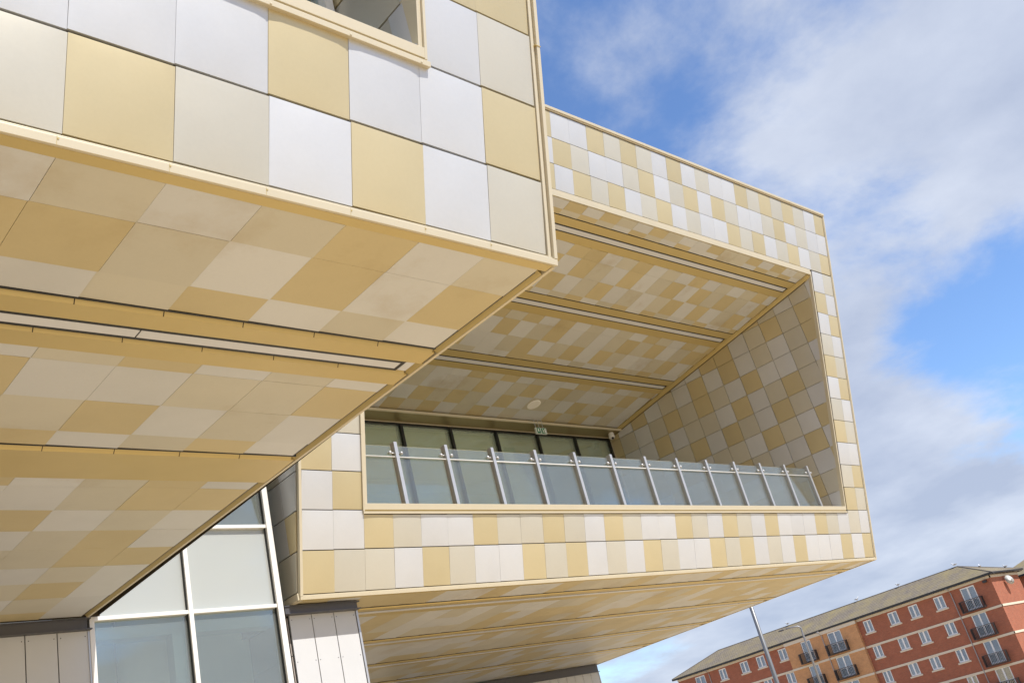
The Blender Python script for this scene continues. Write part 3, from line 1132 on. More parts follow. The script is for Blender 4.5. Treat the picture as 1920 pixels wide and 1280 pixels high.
for q in range(4):
    y0, y1 = sb[q][1], sb[q + 1][0]
    mb.hexa(((BXL, y0 + 0.052, ZS + 0.03), (BXR - 0.1, y0 + 0.052, ZS + 0.03), (BXR - 0.1, y0 + 0.13, ZS - 0.02), (BXL, y0 + 0.13, ZS - 0.02)),
            ((BXL, y0 + 0.052, ZS + 0.05), (BXR - 0.1, y0 + 0.052, ZS + 0.05), (BXR - 0.1, y0 + 0.13, ZS + 0.05), (BXL, y0 + 0.13, ZS + 0.05)))
    gp = MB()
    gp.box(BXL, BXR - 0.1, y0 + 0.002, y0 + 0.05, ZS + 0.004, ZS + 0.029)
    gp.build('painted_gap_shade', BLACK, blkB)  # shade at the end of each panel band, put in as black
    mb.box(BXL, BXR - 0.1, y0 + 0.135, y0 + 0.42, ZS - 0.006, ZS + 0.03)
    mb.box(BXL, BXR - 0.1, y0 + 0.70, y1 - 0.01, ZS - 0.006, ZS + 0.03)
mb.build_each('flat_strip', TRIM_GOLD, blkB)
mb = MB()
mb.box(BXR - 0.1, BXR, ybb, B_BACK, ZS - 0.012, ZS + 0.12)
mb.build('edge_lip', TRIM, blkB)
mb = MB()
mb.box(BXL, BXL + 0.1, ybb, B_BACK, ZS - 0.012, ZS + 0.12)
mb.build('edge_lip', TRIM, blkB)
for q in range(4):
    y0 = sb[q][1]
    m_ = MB()
    m_.box(BXL + 0.3, BXR - 0.5, y0 + 0.425, y0 + 0.695, ZS + 0.0, ZS + 0.04)
    sl_ = m_.build('strip_light', BLACK, blkB)
    m_ = MB()
    m_.box(BXL + 0.35, BXR - 0.55, y0 + 0.47, y0 + 0.64, ZS - 0.02, ZS + 0.02)
    m_.build('diffuser', DIFFUSER, sl_)

# ================================================================== balustrade
bal = thing('balustrade', 'glass balustrade with steel posts along the edge of the deep balcony', 'balustrade', (29.8, 22.2, 8.12))
posts = [17.87 + 1.993 * q for q in range(13)]
post_mesh = None
for xq in posts:
    if post_mesh is None:
        m_ = MB()
        m_.box(-0.06, 0.06, -0.07, 0.14, 0, 2.47)
        po = m_.build('post', STEEL, bal, bevel=0.004)
        post_mesh = po.data
        # mesh was written around the grid origin; shift it to its own origin
        for v in post_mesh.vertices:
            v.co.z -= Z0
    else:
        po = bpy.data.objects.new('post', post_mesh)
        COL.objects.link(po)
        bv = po.modifiers.new('bevel', 'BEVEL')
        bv.width = 0.0024
        adopt(po, bal)
    po.location = w((xq, 22.2, 8.07))
clm = None
for xq in posts:
    for dz in (10.2,):
        m_ = MB()
        m_.tube([(xq - 0.24, 22.23, dz), (xq + 0.24, 22.23, dz)], 0.018, 6)
        for sgn in (-1, 1):
            m_.ball((xq + sgn * 0.215, 22.20, dz), 0.055, (1, 1, 1), 8, 6)
        m_.build('clamp', STEEL, bal, smooth=True)
ends = [16.0] + posts
for q in range(len(ends) - 1):
    m_ = MB()
    m_.box(ends[q] + 0.13, ends[q + 1] - 0.13, 22.235, 22.262, 8.18, 10.44)
    m_.build('glass_panel', GLASS_RAIL, bal)
m_ = MB()
m_.tube([(16.0, 22.195, 10.06), (41.9, 22.195, 10.06)], 0.02, 8)
m_.build('handrail', WHITE_METAL, bal, smooth=True)

# ================================================================== curtain wall between the blocks
cw = thing('curtain_wall', 'tall glazed wall with white frames between the two panelled blocks', 'window', (11.0, 22.5, GROUND))
CY = 22.5
mb = MB()
mb.box(8.53, 8.64, CY - 0.06, CY + 0.25, GROUND, 14.0)
mb.box(10.875, 10.985, CY - 0.08, CY + 0.25, GROUND, 14.0)
mb.box(13.255, 13.41, CY - 0.10, CY + 0.25, GROUND, 14.0)
mb.build_each('mullion', WHITE_METAL, cw, bevel=0.004)
mb = MB()
for z in (5.87, 8.0, 10.1, 12.2, 2.6, -0.6):
    for (x0, x1) in ((8.64, 10.875), (10.985, 13.255)):
        mb.box(x0, x1, CY - 0.06, CY + 0.2, z - 0.045, z + 0.045)
mb.build_each('transom', WHITE_METAL, cw, bevel=0.004)
mb = MB()
for (x0, x1) in ((10.860, 10.874), (13.240, 13.254)):
    mb.box(x0, x1, CY - 0.02, CY + 0.2, GROUND, 14.0)
mb.build_each('gasket', BLACK, cw)
zs_ = [GROUND, -0.6, 2.6, 5.87, 8.0, 10.1, 12.2, 14.0]
for q in range(len(zs_) - 1):
    for (x0, x1) in ((8.6, 10.9), (10.95, 13.3)):
        m_ = MB()
        m_.box(x0, x1, CY + 0.05, CY + 0.08, zs_[q], zs_[q + 1])
        m_.build('pane', GLASS_SPANDREL if zs_[q] == 5.87 else GLASS_WALL, cw)
# the hall behind: floors, rear wall with a bright opening, pale spandrel panel behind the upper right pane
mb = MB()
mb.box(8.0, 13.7, 34.0, 34.1, GROUND, 2.2)
mb.box(8.0, 9.6, 34.0, 34.1, 2.2, 7.4)
mb.box(12.9, 13.7, 34.0, 34.1, 2.2, 7.4)
mb.box(8.0, 13.7, 34.0, 34.1, 7.4, 14.0)
mb.box(7.9, 8.0, 22.9, 34.0, GROUND, 14.0)
mb.box(13.75, 13.85, 22.9, 34.0, GROUND, 14.0)
mb.box(8.0, 13.75, 22.9, 34.0, 14.0, 14.1)
mb.build('hall_wall', INT_WALL, cw)
mb = MB()
mb.box(11.0, 13.23, CY + 0.22, CY + 0.24, 5.95, 7.93)
mb.build('roller_blind', plain('blind_cloth', (0.80, 0.79, 0.72), 0.8), cw)
mb = MB()
mb.box(8.65, 10.85, CY + 0.40, CY + 0.42, 5.95, 14.0)
mb.build('roller_blind', plain('blind_cloth_grey', (0.56, 0.60, 0.61), 0.8), cw)
mb = MB()
mb.box(8.64, 13.3, CY + 0.25, CY + 0.75, 5.45, 5.72)
mb.box(10.55, 10.86, CY + 0.25, CY + 0.6, GROUND, 5.45)
mb.build('inner_beam', plain('blue_grey_paint', (0.33, 0.38, 0.44), 0.6), cw)


# ================================================================== clad piers
def pier(label, x0, x1, yf, zt, joints, depth, base_x, left_side=False, band=(0, 0), yband=0.3):
    t_ = thing('pier', label, 'column', (base_x, yf + depth / 2, GROUND), 'clad piers under the blocks')
    m_ = MB()
    m_.box(x0 + 0.02, x1 - 0.02, yf + 0.05, yf + depth, GROUND, zt + 0.1)
    core = m_.build('core', BLACK, t_)
    for q in range(len(joints) - 1):
        m_ = MB()
        m_.box(joints[q] + 0.012, joints[q + 1] - 0.012, yf, yf + 0.045, GROUND, zt)
        m_.build('cladding_board', COLPANEL, t_)
        m_ = MB()
        for sx_ in (joints[q] + 0.07, joints[q + 1] - 0.07):
            for zq in (zt - 0.12, zt - 1.2, zt - 2.3):
                m_.tube([(sx_, yf - 0.006, zq), (sx_, yf + 0.01, zq)], 0.012, 8)
        m_.build('screws', GREY_STEEL, t_)['kind'] = 'stuff'
    m_ = MB()
    m_.box(x1 - 0.01, x1 + 0.05, yf - 0.02, yf + depth, GROUND, zt)
    m_.build('edge_angle', STEEL, t_)
    if left_side:
        m_ = MB()
        zq = zt - 0.04
        while zq > GROUND:
            m_.box(x0 - 0.015, x0 + 0.015, yf + 0.06, yf + depth - 0.1, zq - 0.98, zq)
            zq -= 1.0
        m_.build('side_board', RECESS, t_)
    m_ = MB()
    m_.box(band[0], band[1], yf - yband, yf + depth, zt + 0.02, ZS - 0.045)
    m_.box(band[0] - 0.02, band[1] + 0.08, yf - yband - 0.03, yf + depth, ZS - 0.045, ZS - 0.018)
    m_.box(band[0] - 0.02, band[1] + 0.10, yf - yband - 0.03, yf + depth, zt - 0.005, zt + 0.02)
    m_.build('head_beam', GREY_STEEL, t_)
    return t_


pier('pale boarded pier under the near block at the lower left corner', 3.2, 8.5, 22.48, 5.62,
     [3.2 + 0.6625 * q for q in range(9)], 1.6, 5.8, band=(3.0, 8.44), yband=0.14)
pier('pale boarded pier under the left end of the balcony block', 13.72, 15.84, 22.78, 5.66,
     [13.75, 14.43, 15.12, 15.82], 2.2, 14.8, True, band=(13.55, 15.78), yband=0.2)
pier('long boarded pier far under the balcony block beside the sky', 31.0, 44.5, 41.0, 5.45,
     [31.0 + 0.675 * q for q in range(21)], 1.6, 38.0, band=(30.9, 44.45), yband=0.1)

# ================================================================== small fittings in the balcony
ex = thing('exit_sign', 'green and white running figure exit sign hanging below the balcony ceiling', 'sign', (34.55, 31.35, 15.95))
m_ = MB()
m_.box(34.22, 34.98, 31.30, 31.40, 15.815, 16.145)
m_.build('board', plain('sign_white', (0.55, 0.60, 0.57), 0.4), ex, bevel=0.01)
m_ = MB()
for (a, b) in ((34.30, 34.52), (34.60, 34.90)):
    m_.box(a, b, 31.292, 31.30, 15.84, 16.12)
m_.build('green_field', plain('sign_green', (0.0, 0.16, 0.07), 0.4), ex)
m_ = MB()
m_.ball((34.69, 31.288, 16.07), 0.025, (1, 0.2, 1), 8, 6)
m_.tube([(34.70, 31.288, 16.04), (34.72, 31.288, 15.96)], 0.022, 6)
m_.tube([(34.72, 31.288, 15.96), (34.78, 31.288, 15.88)], 0.014, 6)
m_.tube([(34.72, 31.288, 15.96), (34.66, 31.288, 15.88)], 0.014, 6)
m_.tube([(34.70, 31.288, 16.03), (34.78, 31.288, 16.0)], 0.011, 6)
m_.box(34.82, 34.88, 31.284, 31.291, 15.87, 16.09)
m_.box(34.36, 34.43, 31.284, 31.291, 15.92, 16.08)
m_.build('pictogram', plain('sign_mark', (0.85, 0.88, 0.86), 0.4), ex)
m_ = MB()
for a in (34.3, 34.55, 34.82):
    m_.tube([(a, 31.35, 16.16), (a, 31.35, 16.62)], 0.016, 6)
m_.build('hanger', STEEL, ex)

ex2 = thing('exit_sign', 'small green exit sign inside the room behind the balcony glazing', 'sign', (37.2, 36.0, 13.6))
m_ = MB()
m_.box(37.0, 37.75, 36.0, 36.06, 13.55, 13.9)
m_.build('board', plain('sign_green_pale', (0.10, 0.5, 0.33), 0.4), ex2)
m_ = MB()
m_.box(37.1, 37.2, 35.99, 36.0, 13.62, 13.83)
m_.box(37.45, 37.65, 35.99, 36.0, 13.62, 13.83)
m_.build('pictogram', plain('sign_mark_pale', (0.8, 0.9, 0.85), 0.4), ex2)
m_ = MB()
m_.tube([(37.4, 36.03, 13.9), (37.4, 36.03, 16.36)], 0.015, 6)
m_.build('hanger', STEEL, ex2)

dc = thing('security_camera', 'small white dome camera in the inner corner of the balcony ceiling', 'camera', (40.75, 31.9, 16.2))
m_ = MB()
m_.tube([(40.75, 31.95, 16.52), (40.75, 31.95, 16.28)], [0.14, 0.17], 14)
m_.build('housing', WHITE_METAL, dc, smooth=False)
m_ = MB()
m_.ball((40.75, 31.95, 16.27), 0.16, (1, 1, 1), 14, 10)
m_.build('shell', WHITE_METAL, dc, smooth=True)
m_ = MB()
m_.ball((40.69, 31.86, 16.16), 0.075, (1, 1, 1), 10, 8)
m_.build('lens', BLACK, dc, smooth=True)

dl = thing('ceiling_disc_light', 'round white flush disc in the chequered balcony ceiling', 'fitting', tuple(ce(33.53, 11.94, 0)))
cc = ce(33.53, 11.94)  # disc lamp; its brightness is put into the white, nothing emits
m_ = MB()
m_.tube([cc + CN * -0.02, cc + CN * 0.02, cc + CN * 0.028], [0.36, 0.36, 0.33], 28)
m_.build('rim', plain('disc_white', (0.86, 0.85, 0.83), 0.4), dl)
m_ = MB()
m_.tube([cc + CN * 0.02, cc + CN * 0.032], 0.30, 28)
m_.build('lamp_face', plain('lamp_face_white', (0.82, 0.80, 0.77), 0.4), dl)
# ------------------------------------------------------------------ BRICK PART BELOW


# ================================================================== brick housing beyond
def brick_mat(name, c1, c2, mortar):
    m, t, b = new_mat(name)
    g = t.nodes.new('ShaderNodeNewGeometry')
    sp = t.nodes.new('ShaderNodeSeparateXYZ')
    lk(t, g.outputs['Position'], sp.inputs[0])
    ad = t.nodes.new('ShaderNodeMath')
    ad.operation = 'ADD'
    lk(t, sp.outputs[0], ad.inputs[0])
    lk(t, sp.outputs[1], ad.inputs[1])
    cb = t.nodes.new('ShaderNodeCombineXYZ')
    lk(t, ad.outputs[0], cb.inputs[0])
    lk(t, sp.outputs[2], cb.inputs[1])
    br = t.nodes.new('ShaderNodeTexBrick')
    br.inputs['Scale'].default_value = 1.0
    br.inputs['Brick Width'].default_value = 0.225
    br.inputs['Row Height'].default_value = 0.075
    br.inputs['Mortar Size'].default_value = 0.01
    br.inputs['Color1'].default_value = c1 + (1,)
    br.inputs['Color2'].default_value = c2 + (1,)
    br.inputs['Mortar'].default_value = mortar + (1,)
    lk(t, cb.outputs[0], br.inputs['Vector'])
    lk(t, vary(t, br.outputs['Color'], 0.66, 1.3, noise_node(t, 1.6, 9, 0.72, 'World')), b.inputs['Base Color'])
    b.inputs['Roughness'].default_value = 0.85
    return m


def roof_mat():
    m, t, b = new_mat('mossy_roof_tiles')
    g = t.nodes.new('ShaderNodeNewGeometry')
    wv = t.nodes.new('ShaderNodeTexBrick')
    wv.inputs['Scale'].default_value = 1.0
    wv.inputs['Brick Width'].default_value = 0.3
    wv.inputs['Row Height'].default_value = 0.2
    wv.inputs['Mortar Size'].default_value = 0.02
    wv.inputs['Color1'].default_value = (0.24, 0.20, 0.15, 1)
    wv.inputs['Color2'].default_value = (0.18, 0.15, 0.115, 1)
    wv.inputs['Mortar'].default_value = (0.07, 0.055, 0.04, 1)
    sp = t.nodes.new('ShaderNodeSeparateXYZ')
    lk(t, g.outputs['Position'], sp.inputs[0])
    cb = t.nodes.new('ShaderNodeCombineXYZ')
    lk(t, sp.outputs[1], cb.inputs[0])
    lk(t, sp.outputs[0], cb.inputs[1])
    lk(t, cb.outputs[0], wv.inputs['Vector'])
    mx = t.nodes.new('ShaderNodeMix')
    mx.data_type = 'RGBA'
    mx.inputs[7].default_value = (0.27, 0.215, 0.09, 1)
    lk(t, wv.outputs['Color'], mx.inputs[6])
    mrn = t.nodes.new('ShaderNodeMapRange')
    mrn.inputs['From Min'].default_value = 0.4
    mrn.inputs['From Max'].default_value = 0.75
    lk(t, noise_node(t, 0.45, 8, 0.7, 'World'), mrn.inputs['Value'])
    lk(t, mrn.outputs[0], mx.inputs[0])
    lk(t, mx.outputs[2], b.inputs['Base Color'])
    b.inputs['Roughness'].default_value = 0.9
    return m


RED = brick_mat('red_brick', (0.38, 0.105, 0.052), (0.30, 0.08, 0.042), (0.30, 0.17, 0.11))
ORANGE = brick_mat('buff_orange_brick', (0.62, 0.31, 0.125), (0.52, 0.25, 0.10), (0.45, 0.28, 0.17))
ROOF = roof_mat()
STONE = plain('cast_stone', (0.64, 0.56, 0.44), 0.7)
GUTTER = plain('black_gutter', (0.02, 0.021, 0.024), 0.4)
UPVC = plain('white_window_frame', (0.78, 0.78, 0.78), 0.35)
RAIL = plain('dark_balcony_metal', (0.035, 0.03, 0.03), 0.5)
CURT = plain('net_curtain', (0.50, 0.52, 0.56), 0.9)
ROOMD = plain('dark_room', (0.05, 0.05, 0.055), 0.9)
PIPE = plain('grey_downpipe', (0.33, 0.31, 0.31), 0.4)

K = 0.9


class KB(MB):
    """coordinates measured for this building, scaled about the lens"""
    def box(self, x0, x1, y0, y1, z0, z1):
        return MB.box(self, x0 * K, x1 * K, y0 * K, y1 * K, z0 * K, z1 * K)

    def quad(self, *pts):
        return MB.quad(self, *[(a * K, b * K, c * K) for a, b, c in pts])


GB = GROUND / K
XB = 181.35
YC = 70.95
YE = 145.3
XR = 194.0
BAY = (98.3, 114.9)
PRJ = 0.7


def holed(mb_, x, y0, y1, z0, z1, holes):
    """wall sheet at x facing -X with rectangular holes (ya, yb, za, zb)"""
    ys = sorted({y0, y1} | {h_[0] for h_ in holes} | {h_[1] for h_ in holes})
    zs = sorted({z0, z1} | {h_[2] for h_ in holes} | {h_[3] for h_ in holes})
    for a, b in zip(ys[:-1], ys[1:]):
        ym = (a + b) / 2
        run = None
        for c, d in zip(zs[:-1], zs[1:]):
            zm = (c + d) / 2
            solid = y0 <= ym <= y1 and not any(h_[0] < ym < h_[1] and h_[2] < zm < h_[3] for h_ in holes)
            if solid:
                mb_.quad((x, a, c), (x, a, d), (x, b, d), (x, b, c))


bb = thing('brick_apartment_building', 'red brick apartment block with orange bay, small balconies and mossy hipped roof', 'building',
           (XB * K + 4, 100 * K, GROUND))
STOREY = 4.69
win_y = [(80.3, 82.2), (85.5, 87.4), (89.8, 91.75), (95.35, 97.1), (115.4, 117.4), (121.0, 123.05), (125.3, 127.35), (131.2, 133.1)]
fr_main = [(74.2, 76.9), (137.1, 139.8)]
fr_bay = [(101.9, 104.95), (109.0, 111.3)]
holes, holes_bay = [], []
for s_ in range(4):
    dz = -STOREY * s_
    for a, b in win_y:
        holes.append((a, b, 11.85 + dz, 14.08 + dz))
    for a, b in fr_main:
        holes.append((a, b, 10.25 + dz, 14.08 + dz))
    for a, b in fr_bay:
        holes_bay.append((a, b, 10.25 + dz, 14.05 + dz))
ZLOW = -5.2
m_ = KB()
holed(m_, XB, YC, BAY[0], ZLOW, 14.9, [h_ for h_ in holes if h_[1] < BAY[0]])
holed(m_, XB, BAY[1], YE - 0.8, ZLOW, 14.9, [h_ for h_ in holes if h_[0] > BAY[1]])
m_.quad((XB, YC, ZLOW), (XB, YC, 14.9), (XR, YC, 14.9), (XR, YC, ZLOW))
m_.quad((XB, YE - 0.8, ZLOW), (XB, YE - 0.8, 14.9), (XR, YE - 0.8, 14.9), (XR, YE - 0.8, ZLOW))
m_.quad((XR, YC, ZLOW), (XR, YC, 14.9), (XR, YE - 0.8, 14.9), (XR, YE - 0.8, ZLOW))
m_.build('wall', RED, bb)
m_ = KB()
holed(m_, XB - PRJ, BAY[0], BAY[1], ZLOW, 14.9, holes_bay)
for yy in BAY:
    m_.quad((XB - PRJ, yy, ZLOW), (XB - PRJ, yy, 14.9), (XB + 0.05, yy, 14.9), (XB + 0.05, yy, ZLOW))
m_.build('orange_bay', ORANGE, bb)['label'] = 'projecting bay of orange brick'
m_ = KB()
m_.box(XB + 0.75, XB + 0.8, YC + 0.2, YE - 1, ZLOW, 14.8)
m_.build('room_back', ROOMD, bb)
# string courses and eaves band
m_ = KB()
for zq in (9.45, 4.76, 0.07, -4.6):
    m_.box(XB - 0.10, XB + 0.02, YC - 0.10, BAY[0], zq - 0.19, zq + 0.19)
    m_.box(XB - 0.10, XB + 0.02, BAY[1], YE - 0.8, zq - 0.19, zq + 0.19)
    m_.box(XB - PRJ - 0.10, XB - PRJ + 0.02, BAY[0] - 0.1, BAY[1] + 0.1, zq - 0.19, zq + 0.19)
    m_.box(XB - 0.1, XR, YC - 0.10, YC + 0.02, zq - 0.19, zq + 0.19)
m_.build_each('string_course', STONE, bb)
m_ = KB()
m_.box(XB - 0.18, XB + 0.02, YC - 0.15, BAY[0], 14.32, 14.75)
m_.box(XB - 0.18, XB + 0.02, BAY[1], YE - 0.8, 14.32, 14.75)
m_.box(XB - PRJ - 0.18, XB - PRJ + 0.02, BAY[0] - 0.15, BAY[1] + 0.15, 14.12, 14.75)
m_.box(XB - 0.18, XR, YC - 0.15, YC + 0.02, 14.32, 14.75)
m_.build_each('eaves_band', STONE, bb)
# hipped roof with overhang and gutter
m_ = KB()
OV = 0.95
e0 = (XB - OV, YC - OV, 15.12)
e1 = (XB - OV, YE, 15.12)
e2 = (XR + OV, YE, 15.12)
e3 = (XR + OV, YC - OV, 15.12)
r0 = (187.8, 78.2, 18.45)
r1 = (187.8, 136.2, 18.45)
m_.quad(e0, e1, r1, r0)
m_.quad(e1, e2, r1)
m_.quad(e2, e3, r0, r1)
m_.quad(e3, e0, r0)
roof = m_.build('roof', ROOF, bb)
m_ = MB()
for a, b in ((r0, r1), (e0, r0), (e1, r1), (e3, r0)):
    m_.tube([Vector(a) * K, Vector(b) * K], 0.1, 6)
m_.build('ridge_tiles', plain('ridge_tile', (0.12, 0.10, 0.08), 0.8), roof)
m_ = KB()
m_.box(XB - OV - 0.08, XB - OV + 0.2, YC - OV, YE, 14.78, 15.12)
m_.box(XB - OV + 0.2, XR + OV, YC - OV - 0.08, YC - OV + 0.2, 14.86, 15.12)
m_.box(XB - OV + 0.2, XB + 0.1, YC - OV + 0.2, YE, 14.76, 14.82)
m_.box(XB + 0.1, XR + OV, YC - OV + 0.2, YC + 0.1, 14.76, 14.82)
m_.build_each('gutter', GUTTER, bb)
m_ = KB()
m_.box(XB - 0.02, XB + 0.2, YC - OV - 0.02, YC - OV, 14.8, 14.86)
m_.build('gutter_bracket', UPVC, bb)


def win_unit(x, a, b, z0, z1, french):
    mid = (a + b) / 2
    f_ = KB()
    t_ = 0.19
    f_.box(x - 0.02, x + 0.16, a, b, z1 - t_, z1)
    f_.box(x - 0.02, x + 0.16, a, b, z0, z0 + t_)
    f_.box(x - 0.02, x + 0.16, a, a + t_, z0 + t_, z1 - t_)
    f_.box(x - 0.02, x + 0.16, b - t_, b, z0 + t_, z1 - t_)
    f_.box(x - 0.03, x + 0.15, mid - 0.14, mid + 0.14, z0 + t_, z1 - t_)
    if french:
        zt = z0 + (z1 - z0) * 0.42
        f_.box(x - 0.01, x + 0.14, a + t_, b - t_, zt - 0.09, zt + 0.09)
    fo = f_.build('window', UPVC, bb)
    for (p, q) in ((a + t_, mid - 0.14), (mid + 0.14, b - t_)):
        g_ = KB()
        g_.box(x + 0.05, x + 0.08, p, q, z0 + t_, z1 - t_)
        g_.build('pane', GLASS_HOUSE, fo)
        if rng.random() < (0.65 if not french else 0.2):
            c_ = KB()
            lo = z0 + t_ + (0 if rng.random() < 0.7 else (z1 - z0) * 0.4)
            c_.box(x + 0.25, x + 0.28, p - 0.05, q + 0.05, lo, z1 - t_)
            c_.build('curtain', CURT, fo)
    s__ = KB()
    if not french:
        s__.box(x - 0.22, x + 0.06, a - 0.28, b + 0.28, z0 - 0.30, z0 - 0.02)
        s__.build('sill', STONE, fo)
    else:
        s__.box(x - 0.12, x + 0.06, a, b, z0 - 0.12, z0 - 0.01)
        s__.build('sill', STONE, fo)


def balcony(x, a, b, z0):
    y0, y1 = a - 0.75, b + 0.75
    o_ = KB()
    o_.box(x - 1.0, x - 0.11, y0, y1, z0 - 0.32, z0 - 0.2)
    bo = o_.build('balcony', RAIL, bb)
    o_ = KB()
    o_.box(x - 1.0, x - 0.92, y0, y1, z0 + 1.55, z0 + 1.66)
    for yy in (y0, y1 - 0.07):
        o_.box(x - 0.92, x - 0.05, yy, yy + 0.07, z0 + 1.55, z0 + 1.66)
    n_ = 15
    for q in range(n_ + 1):
        yy = y0 + (y1 - y0 - 0.04) * q / n_
        o_.box(x - 0.98, x - 0.945, yy, yy + 0.07, z0 - 0.2, z0 + 1.55)
    for yy in (y0, y1 - 0.05):
        for q in range(1, 8):
            xx = x - 0.95 + 0.11 * q
            o_.box(xx, xx + 0.085, yy, yy + 0.05, z0 - 0.2, z0 + 1.55)
    o_.build('railing', RAIL, bo)


for s_ in range(4):
    dz = -STOREY * s_
    for a, b in win_y:
        win_unit(XB + 0.08, a, b, 11.85 + dz, 14.08 + dz, False)
    for a, b in fr_main:
        win_unit(XB + 0.08, a, b, 10.25 + dz, 14.08 + dz, True)
        balcony(XB, a, b, 10.25 + dz)
    for a, b in fr_bay:
        win_unit(XB - PRJ + 0.12, a, b, 10.25 + dz, 14.05 + dz, True)
        balcony(XB - PRJ, a, b, 10.25 + dz)
for (yy, xx) in ((78.65, XB - 0.15), (106.1, XB - PRJ - 0.15), (135.7, XB - 0.15)):
    o_ = MB()
    kx = xx * K
    ky = yy * K
    o_.tube([(kx - 0.55, ky + 0.15, 14.8 * K), (kx - 0.35, ky + 0.1, 14.5 * K), (kx, ky, 13.9 * K), (kx, ky, GROUND)], 0.075, 8)
    o_.box(kx - 0.7, kx - 0.42, ky + 0.02, ky + 0.28, 14.6 * K, 14.85 * K)
    o_.build('downpipe', PIPE, bb)

# second block behind, only its roof corner shows
b2 = thing('brick_apartment_building', 'roof corner and red brick of a second block at the right edge', 'building', (212 * K, 66 * K, GROUND))
m_ = KB()
m_.box(206, 228, 50.0, 80.5, ZLOW, 14.6)
m_.build('wall', RED, b2)
m_ = KB()
q0, q1, q2, q3 = (205, 48.5, 14.9), (205, 81.6, 14.9), (229, 81.6, 14.9), (229, 48.5, 14.9)
p0, p1 = (216, 56, 19.0), (216, 73.5, 19.0)
m_.quad(q0, q1, p1, p0)
m_.quad(q1, q2, p1)
m_.quad(q2, q3, p0, p1)
m_.quad(q3, q0, p0)
m_.build('roof', ROOF, b2)
m_ = KB()
m_.box(204.8, 205.1, 48.4, 81.8, 14.55, 14.9)
m_.build('gutter', GUTTER, b2)

# ------------------------------------------------------------------ satellite dish
sd = thing('satellite_dish', 'white satellite dish on the sunlit brick end wall', 'satellite dish', (186.9 * K, YC * K - 0.1, 12.6 * K))
dcx = Vector((187.0, YC - 0.75, 13.35)) * K
ax_ = Vector((-0.45, -0.85, 0.28)).normalized()
m_ = MB()
m_.tube([dcx + ax_ * 0.16, dcx + ax_ * 0.06, dcx, dcx - ax_ * 0.03], [0.78, 0.55, 0.28, 0.05], 20, cap=True)
m_.build('dish', plain('dish_white', (0.62, 0.61, 0.58), 0.5), sd, smooth=True)
m_ = MB()
m_.tube([dcx, dcx + Vector((0.1, 0.25, -0.1)), (dcx.x + 0.1, YC * K, 12.75 * K)], 0.06, 8)
m_.tube([dcx + Vector((0, 0, -0.6)), dcx + ax_ * 0.75 + Vector((0, 0, -0.25))], 0.03, 6)
m_.ball(dcx + ax_ * 0.78 + Vector((0, 0, -0.22)), 0.09, (1, 1, 1), 8, 6)
m_.build('bracket', PIPE, sd)

fl = thing('floodlight', 'small dark floodlight at the top corner of the brick wall', 'light', (XB * K - 0.3, 72.0 * K, 13.9 * K))
m_ = KB()
m_.box(XB - 0.55, XB - 0.15, 71.6, 72.3, 13.75, 14.15)
m_.box(XB - 0.2, XB, 71.85, 72.05, 13.9, 14.05)
m_.build('lamp_body', GUTTER, fl)

# ------------------------------------------------------------------ lamp posts
pl = thing('lamp_post', 'thick grey pole rising from behind the balcony block', 'pole', (62.5, 41.35, GROUND))
m_ = MB()
m_.tube([(62.5, 41.35, GROUND), (62.5, 41.35, 1.0), (62.5, 41.35, 13.0)], [0.19, 0.165, 0.135], 16)
m_.build('pole', plain('galvanised_pole', (0.20, 0.205, 0.21), 0.4, 0.4), pl, smooth=True)
m_ = MB()
m_.tube([(62.5, 41.35, GROUND), (62.5, 41.35, GROUND + 1.6)], 0.24, 16)
m_.build('base_sleeve', GREY_STEEL, pl)
m_ = MB()
m_.tube([(62.5, 41.35, 12.9), (62.5, 41.35, 13.15)], [0.2, 0.12], 12)
m_.build('cap', GREY_STEEL, pl)

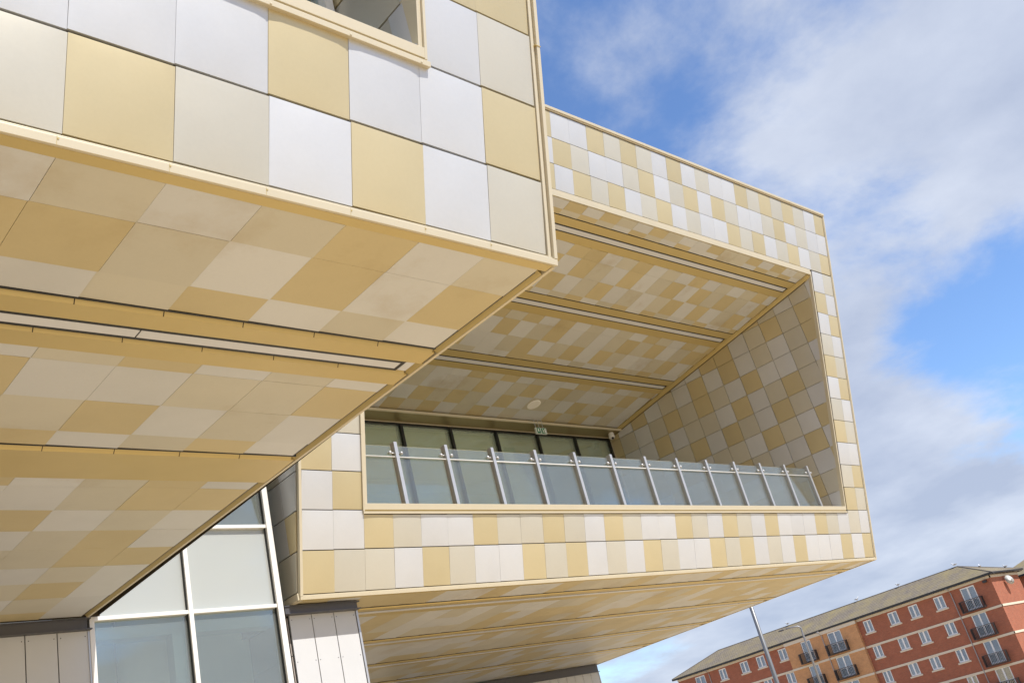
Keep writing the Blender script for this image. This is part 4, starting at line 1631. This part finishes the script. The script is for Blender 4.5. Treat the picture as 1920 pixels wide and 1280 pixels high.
lp = thing('street_lamp', 'slim grey street lamp with a short bent arm before the brick block', 'street lamp', (108.6, 66.1, GROUND))
lx, ly, lt = 108.6, 66.1, 10.25
m_ = MB()
m_.tube([(lx, ly, GROUND), (lx, ly, lt - 0.9), (lx, ly, lt - 0.3), (lx - 0.1, ly + 0.2, lt), (lx - 0.5, ly + 1.0, lt + 0.08), (lx - 0.75, ly + 1.6, lt + 0.08)],
        [0.2, 0.12, 0.11, 0.10, 0.09, 0.09], 10)
m_.build('pole', plain('lamp_grey', (0.24, 0.24, 0.25), 0.4, 0.4), lp, smooth=True)
m_ = MB()
m_.ball((lx - 0.95, ly + 2.1, lt + 0.06), 0.5, (0.42, 1.0, 0.2), 12, 8)
m_.build('lantern', GREY_STEEL, lp, smooth=True)

# ------------------------------------------------------------------ gulls on the roof ridge
def gull(px, py, pz, ang, label):
    g_ = thing('gull', label, 'bird', (px * K, py * K, pz * K), 'gulls on the roof ridge')
    o_ = MB()
    c = Vector((px, py, pz)) * K
    d = Vector((math.cos(ang), math.sin(ang), 0))
    o_.tube([c - d * 0.42 + Z * 0.38, c - d * 0.2 + Z * 0.36, c + Z * 0.36, c + d * 0.18 + Z * 0.42, c + d * 0.27 + Z * 0.55, c + d * 0.32 + Z * 0.66, c + d * 0.38 + Z * 0.66, c + d * 0.5 + Z * 0.62],
            [0.03, 0.10, 0.16, 0.13, 0.075, 0.085, 0.06, 0.012], 8)
    for sg in (-0.05, 0.05):
        pq = c + Vector((-d.y, d.x, 0)) * sg
        o_.tube([pq, pq + Z * 0.3], 0.02, 5)
    o_.build('body', plain('gull_white', (0.8, 0.8, 0.8), 0.7), g_, smooth=True)
    o_ = MB()
    side = Vector((-d.y, d.x, 0))
    for sg in (-1, 1):
        o_.tube([c + d * 0.12 + side * sg * 0.13 + Z * 0.42, c - d * 0.1 + side * sg * 0.15 + Z * 0.42, c - d * 0.5 + side * sg * 0.06 + Z * 0.40], [0.06, 0.09, 0.015], 6)
    o_.build('wing', plain('gull_grey', (0.35, 0.36, 0.38), 0.7), g_, smooth=True)


gull(187.8, 78.6, 18.55, 1.9, 'gull at the right end of the brick roof ridge')
gull(190.3, 75.3, 17.05, 0.6, 'gull halfway down the right hip of the brick roof')
gull(193.0, 72.0, 15.8, 1.2, 'gull lowest down the right hip of the brick roof')
gull(187.8, 90.6, 18.5, 1.4, 'gull on the ridge above the red brick windows')
gull(187.8, 99.9, 18.5, -1.5, 'gull on the ridge above the orange bay edge')
gull(187.8, 117.0, 18.5, 1.5, 'gull on the ridge left of the orange bay')
